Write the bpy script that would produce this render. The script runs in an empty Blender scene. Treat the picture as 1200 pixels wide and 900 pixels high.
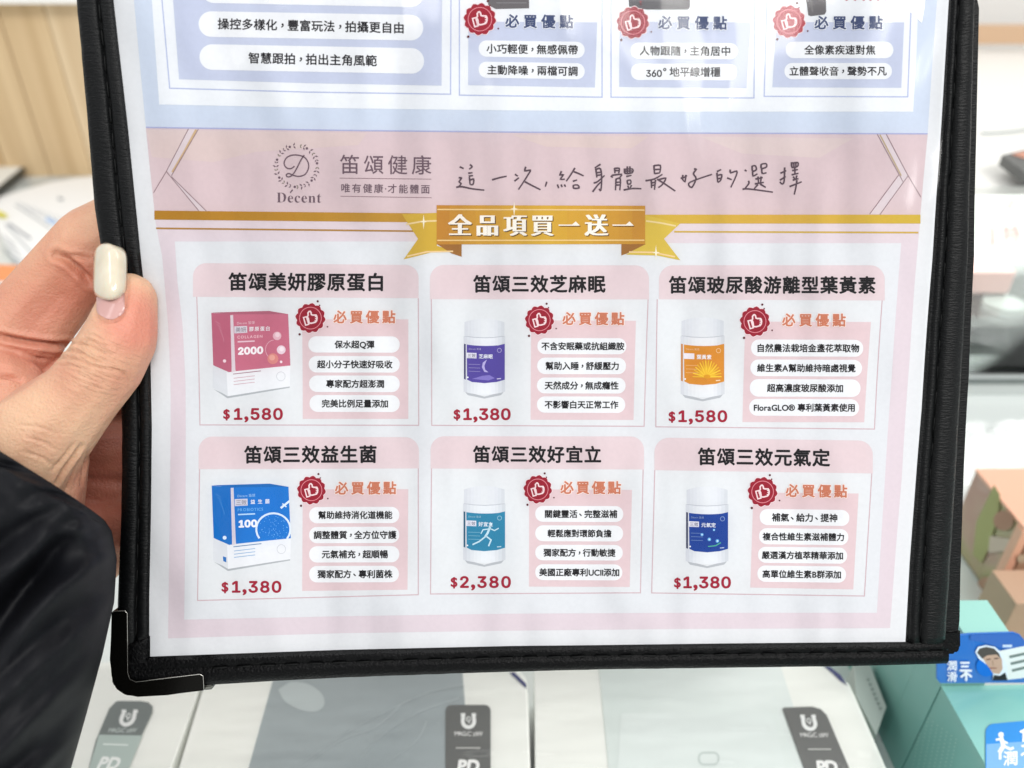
import bpy, bmesh, math, random
from mathutils import Vector, noise
from mathutils.geometry import tessellate_polygon
random.seed(7)
sc = bpy.context.scene
col = sc.collection
R = math.radians

# ---------------------------------------------------------------- camera, world, lamps, exposure
F = 900.0                                  # focal length in pixels of the 1200 x 900 photograph
PITCH = R(32.6)
CAM = Vector((0, 0, 0.293))
FW = Vector((0, math.cos(PITCH), -math.sin(PITCH)))
UP = Vector((0, math.sin(PITCH), math.cos(PITCH)))
RT = Vector((1, 0, 0))
cd = bpy.data.cameras.new('camera')
cam = bpy.data.objects.new('camera', cd); col.objects.link(cam); sc.camera = cam
cam.location = CAM; cam.rotation_euler = (math.pi/2 - PITCH, 0, 0)
cd.sensor_width = 36; cd.lens = 27; cd.clip_start = 0.01; cd.clip_end = 50
cd.dof.use_dof = True; cd.dof.focus_distance = 0.206; cd.dof.aperture_fstop = 10.0

w = bpy.data.worlds.new('World'); sc.world = w; w.use_nodes = True
bg = w.node_tree.nodes['Background']
bg.inputs[0].default_value = (0.975, 0.985, 1.0, 1); bg.inputs[1].default_value = 0.70
sc.view_settings.view_transform = 'Standard'; sc.view_settings.look = 'None'
sc.view_settings.exposure = 0.0; sc.view_settings.gamma = 1.0
sc.cycles.max_bounces = 8; sc.cycles.transparent_max_bounces = 16
sc.cycles.use_denoising = True
try: sc.cycles.denoising_prefilter = 'ACCURATE'
except Exception: pass
sc.cycles.sample_clamp_indirect = 4

def area(name, loc, target, size, energy, color=(1, 1, 1)):
    d = bpy.data.lights.new(name, 'AREA'); d.shape = 'RECTANGLE'; d.size, d.size_y = size
    d.energy = energy; d.color = color
    o = bpy.data.objects.new(name, d); col.objects.link(o); o.location = loc
    o.rotation_euler = (Vector(target) - Vector(loc)).to_track_quat('-Z', 'Y').to_euler()
    return o
# ceiling light panels of the shop: one row behind the person who takes the photo, one over the counter
area('ceiling_panel', (0.9, -1.1, 1.75), (0, 0.1, 0.2), (1.2, 0.6), 34, (1, .985, .96))
area('ceiling_panel', (-1.1, -0.2, 1.9), (0, 0.1, 0.2), (1.2, 0.4), 6, (.97, .98, 1))
area('ceiling_panel', (-0.12, -1.25, 1.75), (0, 0.1, 0.2), (0.9, 0.35), 5, (.98, .99, 1))
area('ceiling_panel', (0.5, 1.2, 2.0), (0.1, 0.5, 0), (1.8, 0.7), 12, (1, 1, .98))

# ---------------------------------------------------------------- geometry helpers
def ray(px, py): return FW + RT*((px-600)/F) + UP*((450-py)/F)
def at(px, py, d): return CAM + ray(px, py)*d
def hit(px, py, p0, n):
    r = ray(px, py); return CAM + r*((p0-CAM).dot(n)/r.dot(n))
def hitz(px, py, z): return hit(px, py, Vector((0, 0, z)), Vector((0, 0, 1)))
def proj(p):
    q = p-CAM; d = q.dot(FW); return (600+F*q.dot(RT)/d, 450-F*q.dot(UP)/d)

# the menu's own frame: u right, v up, n towards the reader
U_ = (RT + FW*0.031).normalized()
V_ = (UP - FW*0.061); V_ = (V_ - U_*V_.dot(U_)).normalized()
N_ = U_.cross(V_)
O_ = at(600, 600, 0.206)
def bend(v):                                # the upper half leans a little towards the reader
    a = v-0.01
    if a <= 0: return 0.0
    return 0.75*a*a if a < 0.08 else 0.75*0.0064 + 0.12*(a-0.08)
def uv(px, py, z=0.0):
    k = 0.0
    for _ in range(8):
        p = hit(px, py, O_+N_*(k+z), N_) - O_
        k = bend(p.dot(V_))
    return p.dot(U_), p.dot(V_)
def menu_map(px, py, z):
    a, b = uv(px, py, 0); return Vector((a, b, z))
from mathutils import Matrix
MENU = Matrix((( U_.x, V_.x, N_.x, O_.x), (U_.y, V_.y, N_.y, O_.y), (U_.z, V_.z, N_.z, O_.z), (0, 0, 0, 1)))

VLINES = [i*0.004 for i in range(3, 60)]
def bend_mesh(bm):
    """cut a flat menu-space mesh at fixed heights and bend it, so stacked sheets stay parallel"""
    vs = [v.co.y for v in bm.verts]
    if vs:
        lo, hi = min(vs), max(vs)
        for y in VLINES:
            if lo < y < hi:
                bmesh.ops.bisect_plane(bm, geom=bm.verts[:]+bm.edges[:]+bm.faces[:], dist=1e-7, plane_co=(0, y, 0), plane_no=(0, 1, 0))
    for v in bm.verts: v.co.z += bend(v.co.y)

def link(name, me, mats, parent=None, smooth=False, flat_menu=False):
    o = bpy.data.objects.new(name, me); col.objects.link(o)
    for m in (mats if isinstance(mats, (list, tuple)) else [mats]): me.materials.append(m)
    if smooth: me.polygons.foreach_set('use_smooth', [True]*len(me.polygons))
    if parent:
        o.parent = parent; q = parent; p_ = Vector((0, 0, 0))
        while q: p_ += q.location; q = q.parent
        o.location = -p_
    return o
def tag(o, label=None, cat=None, group=None, kind=None):
    if label: o['label'] = label
    if cat: o['category'] = cat
    if group: o['group'] = group
    if kind: o['kind'] = kind
    return o
def empty(name, loc=(0, 0, 0)):
    o = bpy.data.objects.new(name, None); col.objects.link(o); o.location = loc; return o
def from_bm(bm, name, mats, parent=None, smooth=False):
    me = bpy.data.meshes.new(name); bm.to_mesh(me); bm.free(); return link(name, me, mats, parent, smooth)

# ---------------------------------------------------------------- materials
def lin(h):
    c = [int(h[i:i+2], 16)/255 for i in (0, 2, 4)]
    return tuple(x/12.92 if x <= .04045 else ((x+.055)/1.055)**2.4 for x in c) + (1,)
def mat(name, color, rough=.5, spec=.5, metal=0, **k):
    m = bpy.data.materials.new(name); m.use_nodes = True; b = m.node_tree.nodes['Principled BSDF']
    b.inputs['Base Color'].default_value = lin(color) if isinstance(color, str) else (*color, 1)
    b.inputs['Roughness'].default_value = rough; b.inputs['Specular IOR Level'].default_value = spec
    b.inputs['Metallic'].default_value = metal
    for a, v in k.items(): b.inputs[a.replace('_', ' ')].default_value = v
    return m
def nodes(m): return m.node_tree.nodes, m.node_tree.links, m.node_tree.nodes['Principled BSDF']
def add_noise_color(m, c2, scale, fac=.5, stretch=(1, 1, 1), detail=4, contrast=(.35, .65)):
    N, L, b = nodes(m); t = N.new('ShaderNodeTexCoord'); mp = N.new('ShaderNodeMapping'); mp.inputs['Scale'].default_value = stretch
    n = N.new('ShaderNodeTexNoise'); n.inputs['Scale'].default_value = scale; n.inputs['Detail'].default_value = detail
    r = N.new('ShaderNodeValToRGB'); r.color_ramp.elements[0].position, r.color_ramp.elements[1].position = contrast
    base = tuple(b.inputs['Base Color'].default_value); c2 = lin(c2) if isinstance(c2, str) else (*c2, 1)
    r.color_ramp.elements[0].color = base
    r.color_ramp.elements[1].color = tuple(base[i]*(1-fac)+c2[i]*fac for i in range(3))+(1,)
    L.new(t.outputs['Object'], mp.inputs[0]); L.new(mp.outputs[0], n.inputs[0]); L.new(n.outputs['Fac'], r.inputs[0]); L.new(r.outputs[0], b.inputs['Base Color'])
    return m
def add_bump(m, scale, dist, stretch=(1, 1, 1), strength=1.0, detail=3, kind='noise'):
    N, L, b = nodes(m); t = N.new('ShaderNodeTexCoord'); mp = N.new('ShaderNodeMapping'); mp.inputs['Scale'].default_value = stretch
    if kind == 'noise':
        n = N.new('ShaderNodeTexNoise'); n.inputs['Detail'].default_value = detail; out = 'Fac'
    else:
        n = N.new('ShaderNodeTexVoronoi'); n.feature = 'F1'; out = 'Distance'
    n.inputs['Scale'].default_value = scale
    bu = N.new('ShaderNodeBump'); bu.inputs['Strength'].default_value = strength; bu.inputs['Distance'].default_value = dist
    L.new(t.outputs['Object'], mp.inputs[0]); L.new(mp.outputs[0], n.inputs[0]); L.new(n.outputs[out], bu.inputs['Height'])
    prev = b.inputs['Normal'].links
    if prev: L.new(prev[0].from_socket, bu.inputs['Normal'])
    L.new(bu.outputs[0], b.inputs['Normal'])
    return m
INKS = {}
def ink(h, mottle=True):
    if h not in INKS:
        m = mat('ink_'+h, h, .62, .15)
        if mottle:
            c = lin(h); add_noise_color(m, tuple(x*.965 for x in c[:3]), 900, 1, detail=2, contrast=(.3, .75))
        INKS[h] = m
    return INKS[h]

# ---------------------------------------------------------------- glyphs and flat print
GLYPHS = {}
try:                                        # the digits of the prices: the sans that ships inside Blender, else the built-in one
    import os
    SANS = bpy.data.fonts.load(os.path.join(bpy.utils.system_resource('DATAFILES'), 'fonts', 'Inter.woff2'))
except Exception: SANS = None
def glyph(s, offset=0.0, res=2):
    k = (s, offset)
    if k not in GLYPHS:
        c = bpy.data.curves.new('glyph', 'FONT'); c.body = s; c.size = 1; c.offset = offset
        if SANS and s in '0123456789': c.font = SANS
        c.resolution_u = res if ord(s[0]) > 0x2000 else 5
        t = bpy.data.objects.new('glyph', c); col.objects.link(t)
        dg = bpy.context.evaluated_depsgraph_get(); me = bpy.data.meshes.new_from_object(t.evaluated_get(dg))
        GLYPHS[k] = ([tuple(v.co)[:2] for v in me.vertices], [tuple(p.vertices) for p in me.polygons])
        bpy.data.objects.remove(t); bpy.data.curves.remove(c); bpy.data.meshes.remove(me)
    return GLYPHS[k]
def is_cjk(ch): return ord(ch) > 0x2E00 and ord(ch) < 0x10000
STEP = 0.00003
class Print:
    """flat printed shapes on one surface: pixel coordinates go through mapf(px, py, height)"""
    def __init__(s, name, parent, mapf=menu_map, menu=True, step=STEP):
        s.name, s.parent, s.mapf, s.menu, s.step = name, parent, mapf, menu, step
        s.V, s.Fc, s.M, s.mats = [], [], [], []
    def mi(s, m):
        m = ink(m) if isinstance(m, str) else m
        if m not in s.mats: s.mats.append(m)
        return s.mats.index(m)
    def tri(s, pts, faces, m, layer):
        b = len(s.V); z = layer*s.step; s.V += [s.mapf(x, y, z) for x, y in pts]
        k = s.mi(m)
        for f in faces: s.Fc.append(tuple(b+i for i in f)); s.M.append(k)
    def poly(s, pts, m, layer=1):
        t = tessellate_polygon([[Vector((x, y, 0)) for x, y in pts]])
        s.tri(pts, t, m, layer)
    def line(s, pts, wid, m, layer=2, closed=False, wid2=None):
        if closed: pts = list(pts)+[pts[0]]
        n = len(pts); L, Rr = [], []
        for i, (x, y) in enumerate(pts):
            a = pts[max(i-1, 0)] if not (closed and i == 0) else pts[-2]
            b = pts[min(i+1, n-1)] if not (closed and i == n-1) else pts[1]
            d1 = Vector((x-a[0], y-a[1])); d2 = Vector((b[0]-x, b[1]-y))
            if d1.length < 1e-6: d1 = d2
            if d2.length < 1e-6: d2 = d1
            d1.normalize(); d2.normalize(); t = d1+d2
            if t.length < 1e-3: t = d1
            t.normalize(); nx, ny = -t.y, t.x
            c = max(.45, t.dot(d1)); hw = (wid if wid2 is None else wid+(wid2-wid)*i/(n-1))/2/c
            L.append((x+nx*hw, y+ny*hw)); Rr.append((x-nx*hw, y-ny*hw))
        s.tri(L+Rr, [(i, i+1, n+i+1, n+i) for i in range(n-1)], m, layer)
    def disc(s, x, y, r, m, layer=2, n=20, ry=None):
        s.poly([(x+r*math.cos(a*math.tau/n), y+(ry or r)*math.sin(a*math.tau/n)) for a in range(n)], m, layer)
    def text(s, t, x0, y0, x1, y1, m, layer=3, em=None, k=.98, bold=.02, shear=0.0, horiz=None, offset=0.0, dirs=8, xs=1.0):
        adv = []
        for ch in t:
            if ch == ' ': adv.append(.28)
            elif is_cjk(ch): adv.append(.8 if ch in '，、' else 1.0)
            else:
                g = glyph(ch, offset)[0]; adv.append((max(v[0] for v in g) + .05) if g else .3)
        tot = sum(adv); pitch = (x1-x0)/(tot-.04); em = em or pitch*k
        sl = (y1-y0)/(x1-x0); pos = 0; dig = any(map(is_cjk, t)); adv = [a_*1.2 if dig and c_ in '0123456789' else a_ for a_, c_ in zip(adv, t)]; pitch = (x1-x0)/(sum(adv)-.04)
        if horiz: sh = [(dx*horiz/3, 0) for dx in (-3, -2, -1, 0, 1, 2, 3)]
        elif bold: sh = [(bold*math.cos(a*math.tau/dirs), bold*math.sin(a*math.tau/dirs)) for a in range(dirs)]
        else: sh = [(0, 0)]
        for ch, a in zip(t, adv):
            if ch != ' ':
                vs, fs = glyph(ch, offset); cx = x0 + (pos+a/2)*pitch
                gx = .5 if is_cjk(ch) else (a-.02)/2
                dx, dy = ((.28, .28) if ch == '，' else (.25, .2) if ch == '、' else (0, 0))
                for j, (bx, by) in enumerate(sh):
                    pts = []
                    for vx, vy in vs:
                        dg_ = 1.22 if dig and ch in '0123456789' else 1.0
                        X = (vx-gx+dx+bx)*em*xs*dg_; Y = (vy-.38+dy+by)*em*dg_
                        pts.append((cx+X+shear*Y, y0+(cx-x0+X)*sl - Y))
                    s.tri(pts, fs, m, layer + j*.06)
            pos += a
    def build(s):
        bm = bmesh.new(); vs = [bm.verts.new(v) for v in s.V]
        for f, k in zip(s.Fc, s.M):
            try: fc = bm.faces.new([vs[i] for i in f]); fc.material_index = k
            except ValueError: pass
        if s.menu: bend_mesh(bm)
        me = bpy.data.meshes.new(s.name); bm.to_mesh(me); bm.free()
        if s.menu:
            me.transform(MENU)
        bm = bmesh.new(); bm.from_mesh(me)            # all faces look at the camera
        for f in bm.faces:
            if f.normal.dot(CAM - f.verts[0].co) < 0: f.normal_flip()
        bm.to_mesh(me); bm.free()
        return link(s.name, me, s.mats, s.parent)
def rrect(x0, y0, x1, y1, r, skew0=0, skew1=0, n=6):
    """rounded box; y moves by skew0 at the left and skew1 at the right"""
    P = []
    for cx, cy, a0 in ((x1-r, y0+r, -90), (x1-r, y1-r, 0), (x0+r, y1-r, 90), (x0+r, y0+r, 180)):
        for i in range(n+1):
            a = R(a0+90*i/n); P.append((cx+r*math.cos(a), cy+r*math.sin(a)))
    return [(x, y+skew0+(skew1-skew0)*(x-x0)/(x1-x0)) for x, y in P]
def spl(pts, n=6):
    o = []
    for i in range(len(pts)-1):
        p = [Vector((*pts[max(0, min(len(pts)-1, j))], 0)) for j in (i-1, i, i+1, i+2)]
        for k_ in range(n):
            t_ = k_/n; q = .5*((2*p[1])+(-p[0]+p[2])*t_+(2*p[0]-5*p[1]+4*p[2]-p[3])*t_*t_+(-p[0]+3*p[1]-3*p[2]+p[3])*t_**3); o.append((q.x, q.y))
    return o+[pts[-1]]
def mix(a, b, t):
    A = [int(a[i:i+2], 16) for i in (0, 2, 4)]; B = [int(b[i:i+2], 16) for i in (0, 2, 4)]
    return ''.join('%02x' % round(p+(q-p)*t) for p, q in zip(A, B))

# ================================================================ the shop: floor of the counter, wall, case
counter_m = mat('white_counter', 'e0e6e3', .12, .5)
def prism(name, pts, ztop, zbot, m, parent=None, bevel=0, world=False):
    bm = bmesh.new()
    P = [p if world else hitz(p[0], p[1], ztop) for p in pts]
    a = [bm.verts.new((p[0], p[1], ztop)) for p in P]; b = [bm.verts.new((p[0], p[1], zbot)) for p in P]
    bm.faces.new(a); bm.faces.new(b[::-1])
    n = len(P)
    for i in range(n): bm.faces.new((a[i], b[i], b[(i+1) % n], a[(i+1) % n]))
    bmesh.ops.recalc_face_normals(bm, faces=bm.faces)
    if bevel: bmesh.ops.bevel(bm, geom=bm.edges[:], offset=bevel, segments=2, affect='EDGES', profile=.6)
    return from_bm(bm, name, m, parent)
def boxw(name, x0, x1, y0, y1, z0, z1, m, parent=None, bevel=0):
    return prism(name, [(x0, y0), (x1, y0), (x1, y1), (x0, y1)], z1, z0, m, parent, bevel, True)

c = boxw('counter', -1.6, 1.6, -0.6, 1.2, -0.03, 0.0, counter_m); tag(c, kind='structure')
wood = mat('wood_panel', 'c9a97f', .55, .3)
add_noise_color(wood, 'a98558', 2.2, .9, (9, 1, .35), 6, (.3, .7))
wall_m = mat('white_wall', 'eceae6', .7)
t = boxw('wall', -1.8, 1.8, 1.00, 1.1, 0.0, 1.6, wall_m); tag(t, kind='structure')
wp = empty('wood_wall_panel', (-1.0, .95, 0)); tag(wp, 'pale wood plank panelling at the upper left behind the menu', 'wall panel')
x = -1.5; k = 0
pm = [mat('plank_tone', h, .55, .3) for h in ('d8bd95', 'cdae83', 'c4a276', 'dcc4a0')]
for m in pm: add_noise_color(m, 'ab8a60', 3, .7, (14, 1, .4), 6, (.35, .75))
ztop_wood = hit(50, 3, Vector((0, .93, 0)), Vector((0, 1, 0))).z
while x < -.05:
    ww = .052
    o = boxw('plank', x, x+ww-.0015, .93, .95, 0.0, ztop_wood, pm[(k*7+k//3) % 4], wp, .001); x += ww; k += 1
t = boxw('wall_ledge', -1.5, -.05, .91, .96, ztop_wood+.001, ztop_wood+.02, mat('ledge_white', 'f2efe9', .4)); tag(t, 'white ledge running along the top of the wood panelling', 'ledge')

# papers and small things on the counter at the upper left
paper_m = mat('far_paper', 'f4f5f4', .6)
def sheet_px(name, pts, z, m, parent=None, th=.0006): return prism(name, pts, z, z-th, m, parent)
o = sheet_px('tablet', [(-30, 189), (26, 193), (24, 197), (-12, 226), (-40, 226)], .012, mat('tablet_white', 'eef2ef', .25), th=.002); tag(o, 'white tablet with a dark rim lying at the far left on the counter', 'tablet')
o2 = sheet_px('rim', [(-30, 199), (26, 195), (29, 197), (-8, 228), (-40, 228)], .0115, mat('tablet_rim', '2a3234', .4), o, th=.003)
o = sheet_px('document', [(-20, 236), (60, 213), (150, 200), (170, 300), (100, 372), (24, 318)], .004, paper_m); tag(o, 'white printed form lying on the counter left of the menu', 'document')
pr = Print('form_print', o, lambda x, y, z: hitz(x, y, .0042+z), False)
for a, b in (((18, 240), (60, 268)), ((6, 262), (40, 300)), ((2, 290), (26, 312)), ((25, 215), (80, 207))): pr.line([a, b], 1.6, '9aa2a8', 1)

for q_ in range(9):
    a_, b_2 = (20+q_*9, 236+q_*3.2), (58+q_*8, 262+q_*6); pr.line([a_, ((a_[0]+b_2[0])/2, (a_[1]+b_2[1])/2)], .9, 'b4bac0', 1.5)
for q_ in range(6): pr.line([(4+q_*3, 276+q_*8), (18+q_*4, 288+q_*7)], 1.1, '8e959c', 1.6)
pr.line([(10, 262), (36, 280)], 2.6, '8a9098', 2); pr.line([(54, 256), (66, 262)], 5, 'a9c4e8', 2)
pr.line([(68, 232), (74, 234)], 3, '8a9298', 2); tag(pr.build(), kind='stuff')
o = sheet_px('yellow_tag', [(-10, 243), (8, 251), (7, 255), (-10, 252)], .006, mat('yellow_tag', 'd8cf2a', .5)); tag(o, 'small yellow tag at the left edge beside the white form', 'tag')
o = sheet_px('leaflet', [(-60, 307), (26, 311), (18, 330), (-60, 325)], .008, mat('orange_print', 'f09a62', .5)); tag(o, 'orange leaflet edge on the counter behind the fingers', 'leaflet')
o = sheet_px('leaflet', [(-60, 325), (17, 329.5), (16, 334), (-60, 331)], .007, mat('leaf_white', 'f3f2f0', .5)); tag(o, 'thin white leaflet edge between the orange and the blue one', 'leaflet')
o = sheet_px('leaflet', [(-60, 331), (16, 334), (8, 372), (-60, 372)], .005, mat('blue_print', '1f5fa0', .5)); tag(o, 'blue leaflet edge on the counter just above the fingers', 'leaflet')

# white showcase at the upper right
YC = .45
zc = hit(1180, 216, Vector((0, YC, 0)), Vector((0, 1, 0))).z
case = empty('display_case', (.5, YC, 0)); tag(case, 'white glass fronted display case at the upper right with blurred goods inside', 'display case')
cx0 = .23
boxw('base_rail', cx0, .9, YC-.006, .94, 0.0, .012, mat('case_grey', 'c4cac8', .3), case, .001)
boxw('top_board', cx0, .9, YC-.003, .94, zc-.006, zc, mat('case_white', 'ecebe6', .35), case, .001)
boxw('back_panel', cx0, .9, YC+.16, YC+.17, .0125, zc-.0065, mat('case_back', 'e8eae8', .5), case)
boxw('side_panel', cx0-.004, cx0, YC, .94, 0.0, zc, mat('case_side', 'dfe4e1', .4), case)
boxw('rail_edge', cx0, .9, YC-.008, YC-.0062, .0105, .0135, mat('case_line', '6b7472', .4), case)
gl = bpy.data.materials.new('thin_glass'); gl.use_nodes = True
def thin_glass(m, tint=(1, 1, 1), gloss=.06, rough=.03, bump=None):
    N, L = m.node_tree.nodes, m.node_tree.links; N.clear()
    o = N.new('ShaderNodeOutputMaterial'); tr = N.new('ShaderNodeBsdfTransparent'); tr.inputs[0].default_value = (*tint, 1)
    g = N.new('ShaderNodeBsdfGlossy'); g.inputs['Roughness'].default_value = rough
    fr = N.new('ShaderNodeFresnel'); fr.inputs[0].default_value = 1.45
    mx = N.new('ShaderNodeMixShader'); mu = N.new('ShaderNodeMath'); mu.operation = 'MULTIPLY'; mu.inputs[1].default_value = gloss
    L.new(fr.outputs[0], mu.inputs[0]); L.new(mu.outputs[0], mx.inputs[0]); L.new(tr.outputs[0], mx.inputs[1]); L.new(g.outputs[0], mx.inputs[2]); L.new(mx.outputs[0], o.inputs[0])
    if bump:
        t = N.new('ShaderNodeTexCoord'); n = N.new('ShaderNodeTexNoise'); n.inputs['Scale'].default_value = bump[0]; n.inputs['Detail'].default_value = 2
        mp = N.new('ShaderNodeMapping'); mp.inputs['Scale'].default_value = bump[2]
        b = N.new('ShaderNodeBump'); b.inputs['Distance'].default_value = bump[1]
        L.new(t.outputs['Object'], mp.inputs[0]); L.new(mp.outputs[0], n.inputs[0]); L.new(n.outputs['Fac'], b.inputs['Height'])
        L.new(b.outputs[0], g.inputs['Normal']); L.new(b.outputs[0], fr.inputs['Normal'])
thin_glass(gl, (.97, .985, .98), 1.6)
boxw('glass_pane', cx0, .9, YC+.001, YC+.003, .0125, zc-.0065, gl, case)
gp = Print('window_lettering', case, lambda x, y, z: hit(x, y, Vector((0, YC-.0005-z, 0)), Vector((0, 1, 0))), False)
gp.text('特', 1174, 275, 1196, 274, 'e0b2aa', 1, em=22, bold=.01); gp.line([(1180, 238), (1186, 234), (1188, 240), (1182, 244), (1180, 238)], 2, 'd9a89c'); gp.line([(1163, 266), (1163, 288)], 3, 'e0b0a6')
gp.build()
def goods(name, x0, x1, y, z0, z1, m, label, cat, d=.03):
    o = boxw(name, x0, x1, y, y+d, z0, z1, m, None, .002); tag(o, label, cat); return o
def cpx(px, py, Y): return hit(px, py, Vector((0, Y, 0)), Vector((0, 1, 0)))
for nm, (a, b, c_, d_), hx, lb, ct in (
    ('small_carton', (1140, 318, 1182, 345), 'dcb4ae', 'blurred pink carton inside the white display case', 'carton'),
    ('small_carton', (1140, 396, 1180, 420), 'dfdab6', 'blurred pale yellow carton inside the white display case', 'carton')):
    p = cpx(a, b, YC+.06); q = cpx(c_, d_, YC+.06)
    boxw('glass_shelf', cx0, .9, YC+.01, YC+.12, q.z-.003, q.z-.0005, gl, case)
    goods(nm, p.x, q.x, YC+.06, q.z, p.z, mat('goods', hx, .5), lb, ct)
def lathe(name, prof, centre, m, parent=None, n=32, tilt=None):
    bm = bmesh.new(); rings = []
    for r, z in prof: rings.append([bm.verts.new((r*math.cos(i*math.tau/n), r*math.sin(i*math.tau/n), z)) for i in range(n)])
    for a, b in zip(rings, rings[1:]):
        for i in range(n): bm.faces.new((a[i], a[(i+1) % n], b[(i+1) % n], b[i]))
    bm.faces.new(rings[0][::-1]); bm.faces.new(rings[-1])
    o = from_bm(bm, name, m, parent, True); o.location = centre; return o
p = cpx(1168, 380, YC+.05); boxw('glass_shelf', cx0, .9, YC+.01, YC+.12, p.z-.003, p.z-.0003, gl, case)
o = lathe('grey_cup', [(.009, 0), (.010, .002), (.014, .016), (.0145, .018), (.013, .018)], p, mat('cup', 'c4cac7', .4)); tag(o, 'blurred grey cup between the pink and the yellow carton in the case', 'cup')
case_fill = area('case_fill_light', (.56, YC+.08, zc-.010), (.56, YC+.081, 0), (.6, .13), 1.2, (1, 1, .97))  # added fill light that brightens the case interior, no visible fixture
# shelf behind and above the case
o = boxw('wooden_shelf_edge', .3, 1.4, .90, .912, cpx(1180, 52, .9).z, cpx(1180, 30, .9).z, mat('shelf_wood', 'c9a888', .5)); tag(o, 'pale wooden shelf edge across the white wall at the upper right', 'shelf')
# dark phone on the case
ph = empty('phone', hitz(1190, 190, zc)); tag(ph, 'dark phone with an orange screen edge propped on the display case', 'phone')
pa = [hitz(x, y, zc+.012) for x, y in ((1174, 182), (1215, 172), (1240, 205), (1205, 205))]
def slab(name, pts, th, m, parent=None, down=Vector((0, 0, -1)), bevel=0):
    bm = bmesh.new(); a = [bm.verts.new(p) for p in pts]; b = [bm.verts.new(p+down*th) for p in pts]; n = len(pts)
    bm.faces.new(a); bm.faces.new(b[::-1])
    for i in range(n): bm.faces.new((a[i], b[i], b[(i+1) % n], a[(i+1) % n]))
    bmesh.ops.recalc_face_normals(bm, faces=bm.faces)
    if bevel: bmesh.ops.bevel(bm, geom=bm.edges[:], offset=bevel, segments=3, affect='EDGES')
    return from_bm(bm, name, m, parent)
b_ = slab('case_body', pa, .006, mat('phone_dark', '454746', .35), ph); b_.location = -ph.location
s_ = slab('screen', [p+Vector((0, 0, .0004)) for p in [hitz(x, y, zc+.012) for x, y in ((1185, 181), (1214, 175), (1230, 188), (1200, 186))]], .0003, mat('phone_screen', 'c0714a', .2), ph); s_.location = -ph.location
# cable on the wall of the case
def tube(name, pts, r, m, parent=None, n=8):
    cu = bpy.data.curves.new(name, 'CURVE'); cu.dimensions = '3D'; cu.bevel_depth = r; cu.bevel_resolution = 2
    sp = cu.splines.new('POLY'); sp.points.add(len(pts)-1)
    for q, p in zip(sp.points, pts): q.co = (*p, 1)
    t = bpy.data.objects.new(name, cu); col.objects.link(t); dg = bpy.context.evaluated_depsgraph_get()
    me = bpy.data.meshes.new_from_object(t.evaluated_get(dg)); bpy.data.objects.remove(t)
    me.name = name; me.materials.clear(); return link(name, me, m, parent, True)
o = tube('thin_cable', [hitz(1150+i*6, 156-0.03*i*i*2, zc+.002) for i in range(12)], .0007, mat('cable_grey', '9aa5a4', .5)); tag(o, 'thin grey cable curving over the top of the display case', 'cable')

# clear crumpled film on the counter right of the menu
film = bpy.data.materials.new('clear_film'); film.use_nodes = True; thin_glass(film, (.97, .99, .98), 3.0, .12, (60, .004, (1, 1, 1)))
bm = bmesh.new(); g = []
for j in range(22):
    g.append([])
    for i in range(22):
        p = hitz(1120+8*i, 498+5*j, .004); p.z = .004+.008*abs(noise.noise(Vector((p.x*45, p.y*45, 1))))+.003*noise.noise(Vector((p.x*150, p.y*120, 4)))+.002
        g[-1].append(bm.verts.new(p))
for j in range(21):
    for i in range(21): bm.faces.new((g[j][i], g[j+1][i], g[j+1][i+1], g[j][i+1]))
o = from_bm(bm, 'plastic_film', mat('white_film', 'eff3f1', .18, .6)); tag(o, 'crumpled white plastic film on the counter right of the menu', 'plastic film')
o = tube('black_cable', [hitz(x, y, .004) for x, y in ((1120, 560), (1141, 574), (1148, 580), (1153, 584), (1162, 600))], .0012, mat('cable_black', '1d2322', .4)); tag(o, 'short black cable on the counter beside the orange box', 'cable')

# depth and width directions of the goods on the counter
DV = ray(583, -125); DV = Vector((DV.x, DV.y, 0)).normalized(); WV = Vector((DV.y, -DV.x, 0))
def solve_z(base, py):
    lo, hi = 0, .25
    for _ in range(40):
        m_ = (lo+hi)/2
        if proj(Vector((base.x, base.y, m_)))[1] > py: lo = m_
        else: hi = m_
    return lo
def boxd(name, p0, wid, dep, z0, z1, m, parent=None, bevel=.0006, off=(0, 0)):
    """box with its front left bottom corner at p0"""
    q = p0 + WV*off[0] + DV*off[1]
    P = [q, q+WV*wid, q+WV*wid+DV*dep, q+DV*dep]
    return prism(name, [(a.x, a.y) for a in P], z1, z0, m, parent, bevel, True)

# orange clear-fronted gift box
G0 = hitz(1160, 703, 0); GZ = solve_z(G0, 620); GB = hitz(1168, 551, GZ); GD = (GB-G0).dot(DV)
gb = empty('orange_gift_box', G0); tag(gb, 'orange edged gift box with a printed green and brown side right of the menu', 'gift box')
side_m = mat('gift_print', 'b59b80', .25)
N, L, b = nodes(side_m); tc = N.new('ShaderNodeTexCoord'); nz = N.new('ShaderNodeTexNoise'); nz.inputs['Scale'].default_value = 26; nz.inputs['Detail'].default_value = 1.5
cr = N.new('ShaderNodeValToRGB'); e = cr.color_ramp.elements
e[0].position = .3; e[0].color = lin('a8a566'); e[1].position = .72; e[1].color = lin('c98f7c')
for q, h in ((.42, 'b3a87a'), (.5, 'bd9c86'), (.58, 'b5897a'), (.65, 'd8c0b2')): x_ = e.new(q); x_.color = lin(h)
L.new(tc.outputs['Object'], nz.inputs[0]); L.new(nz.outputs['Fac'], cr.inputs[0]); L.new(cr.outputs[0], b.inputs['Base Color'])
orange_m = mat('orange_card', 'e8b094', .35)
def child(o, par): return o
child(boxd('printed_body', G0, .12, GD, .001, GZ-.001, side_m, gb, .0004, (0.0004, 0.0004)), gb)
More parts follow.
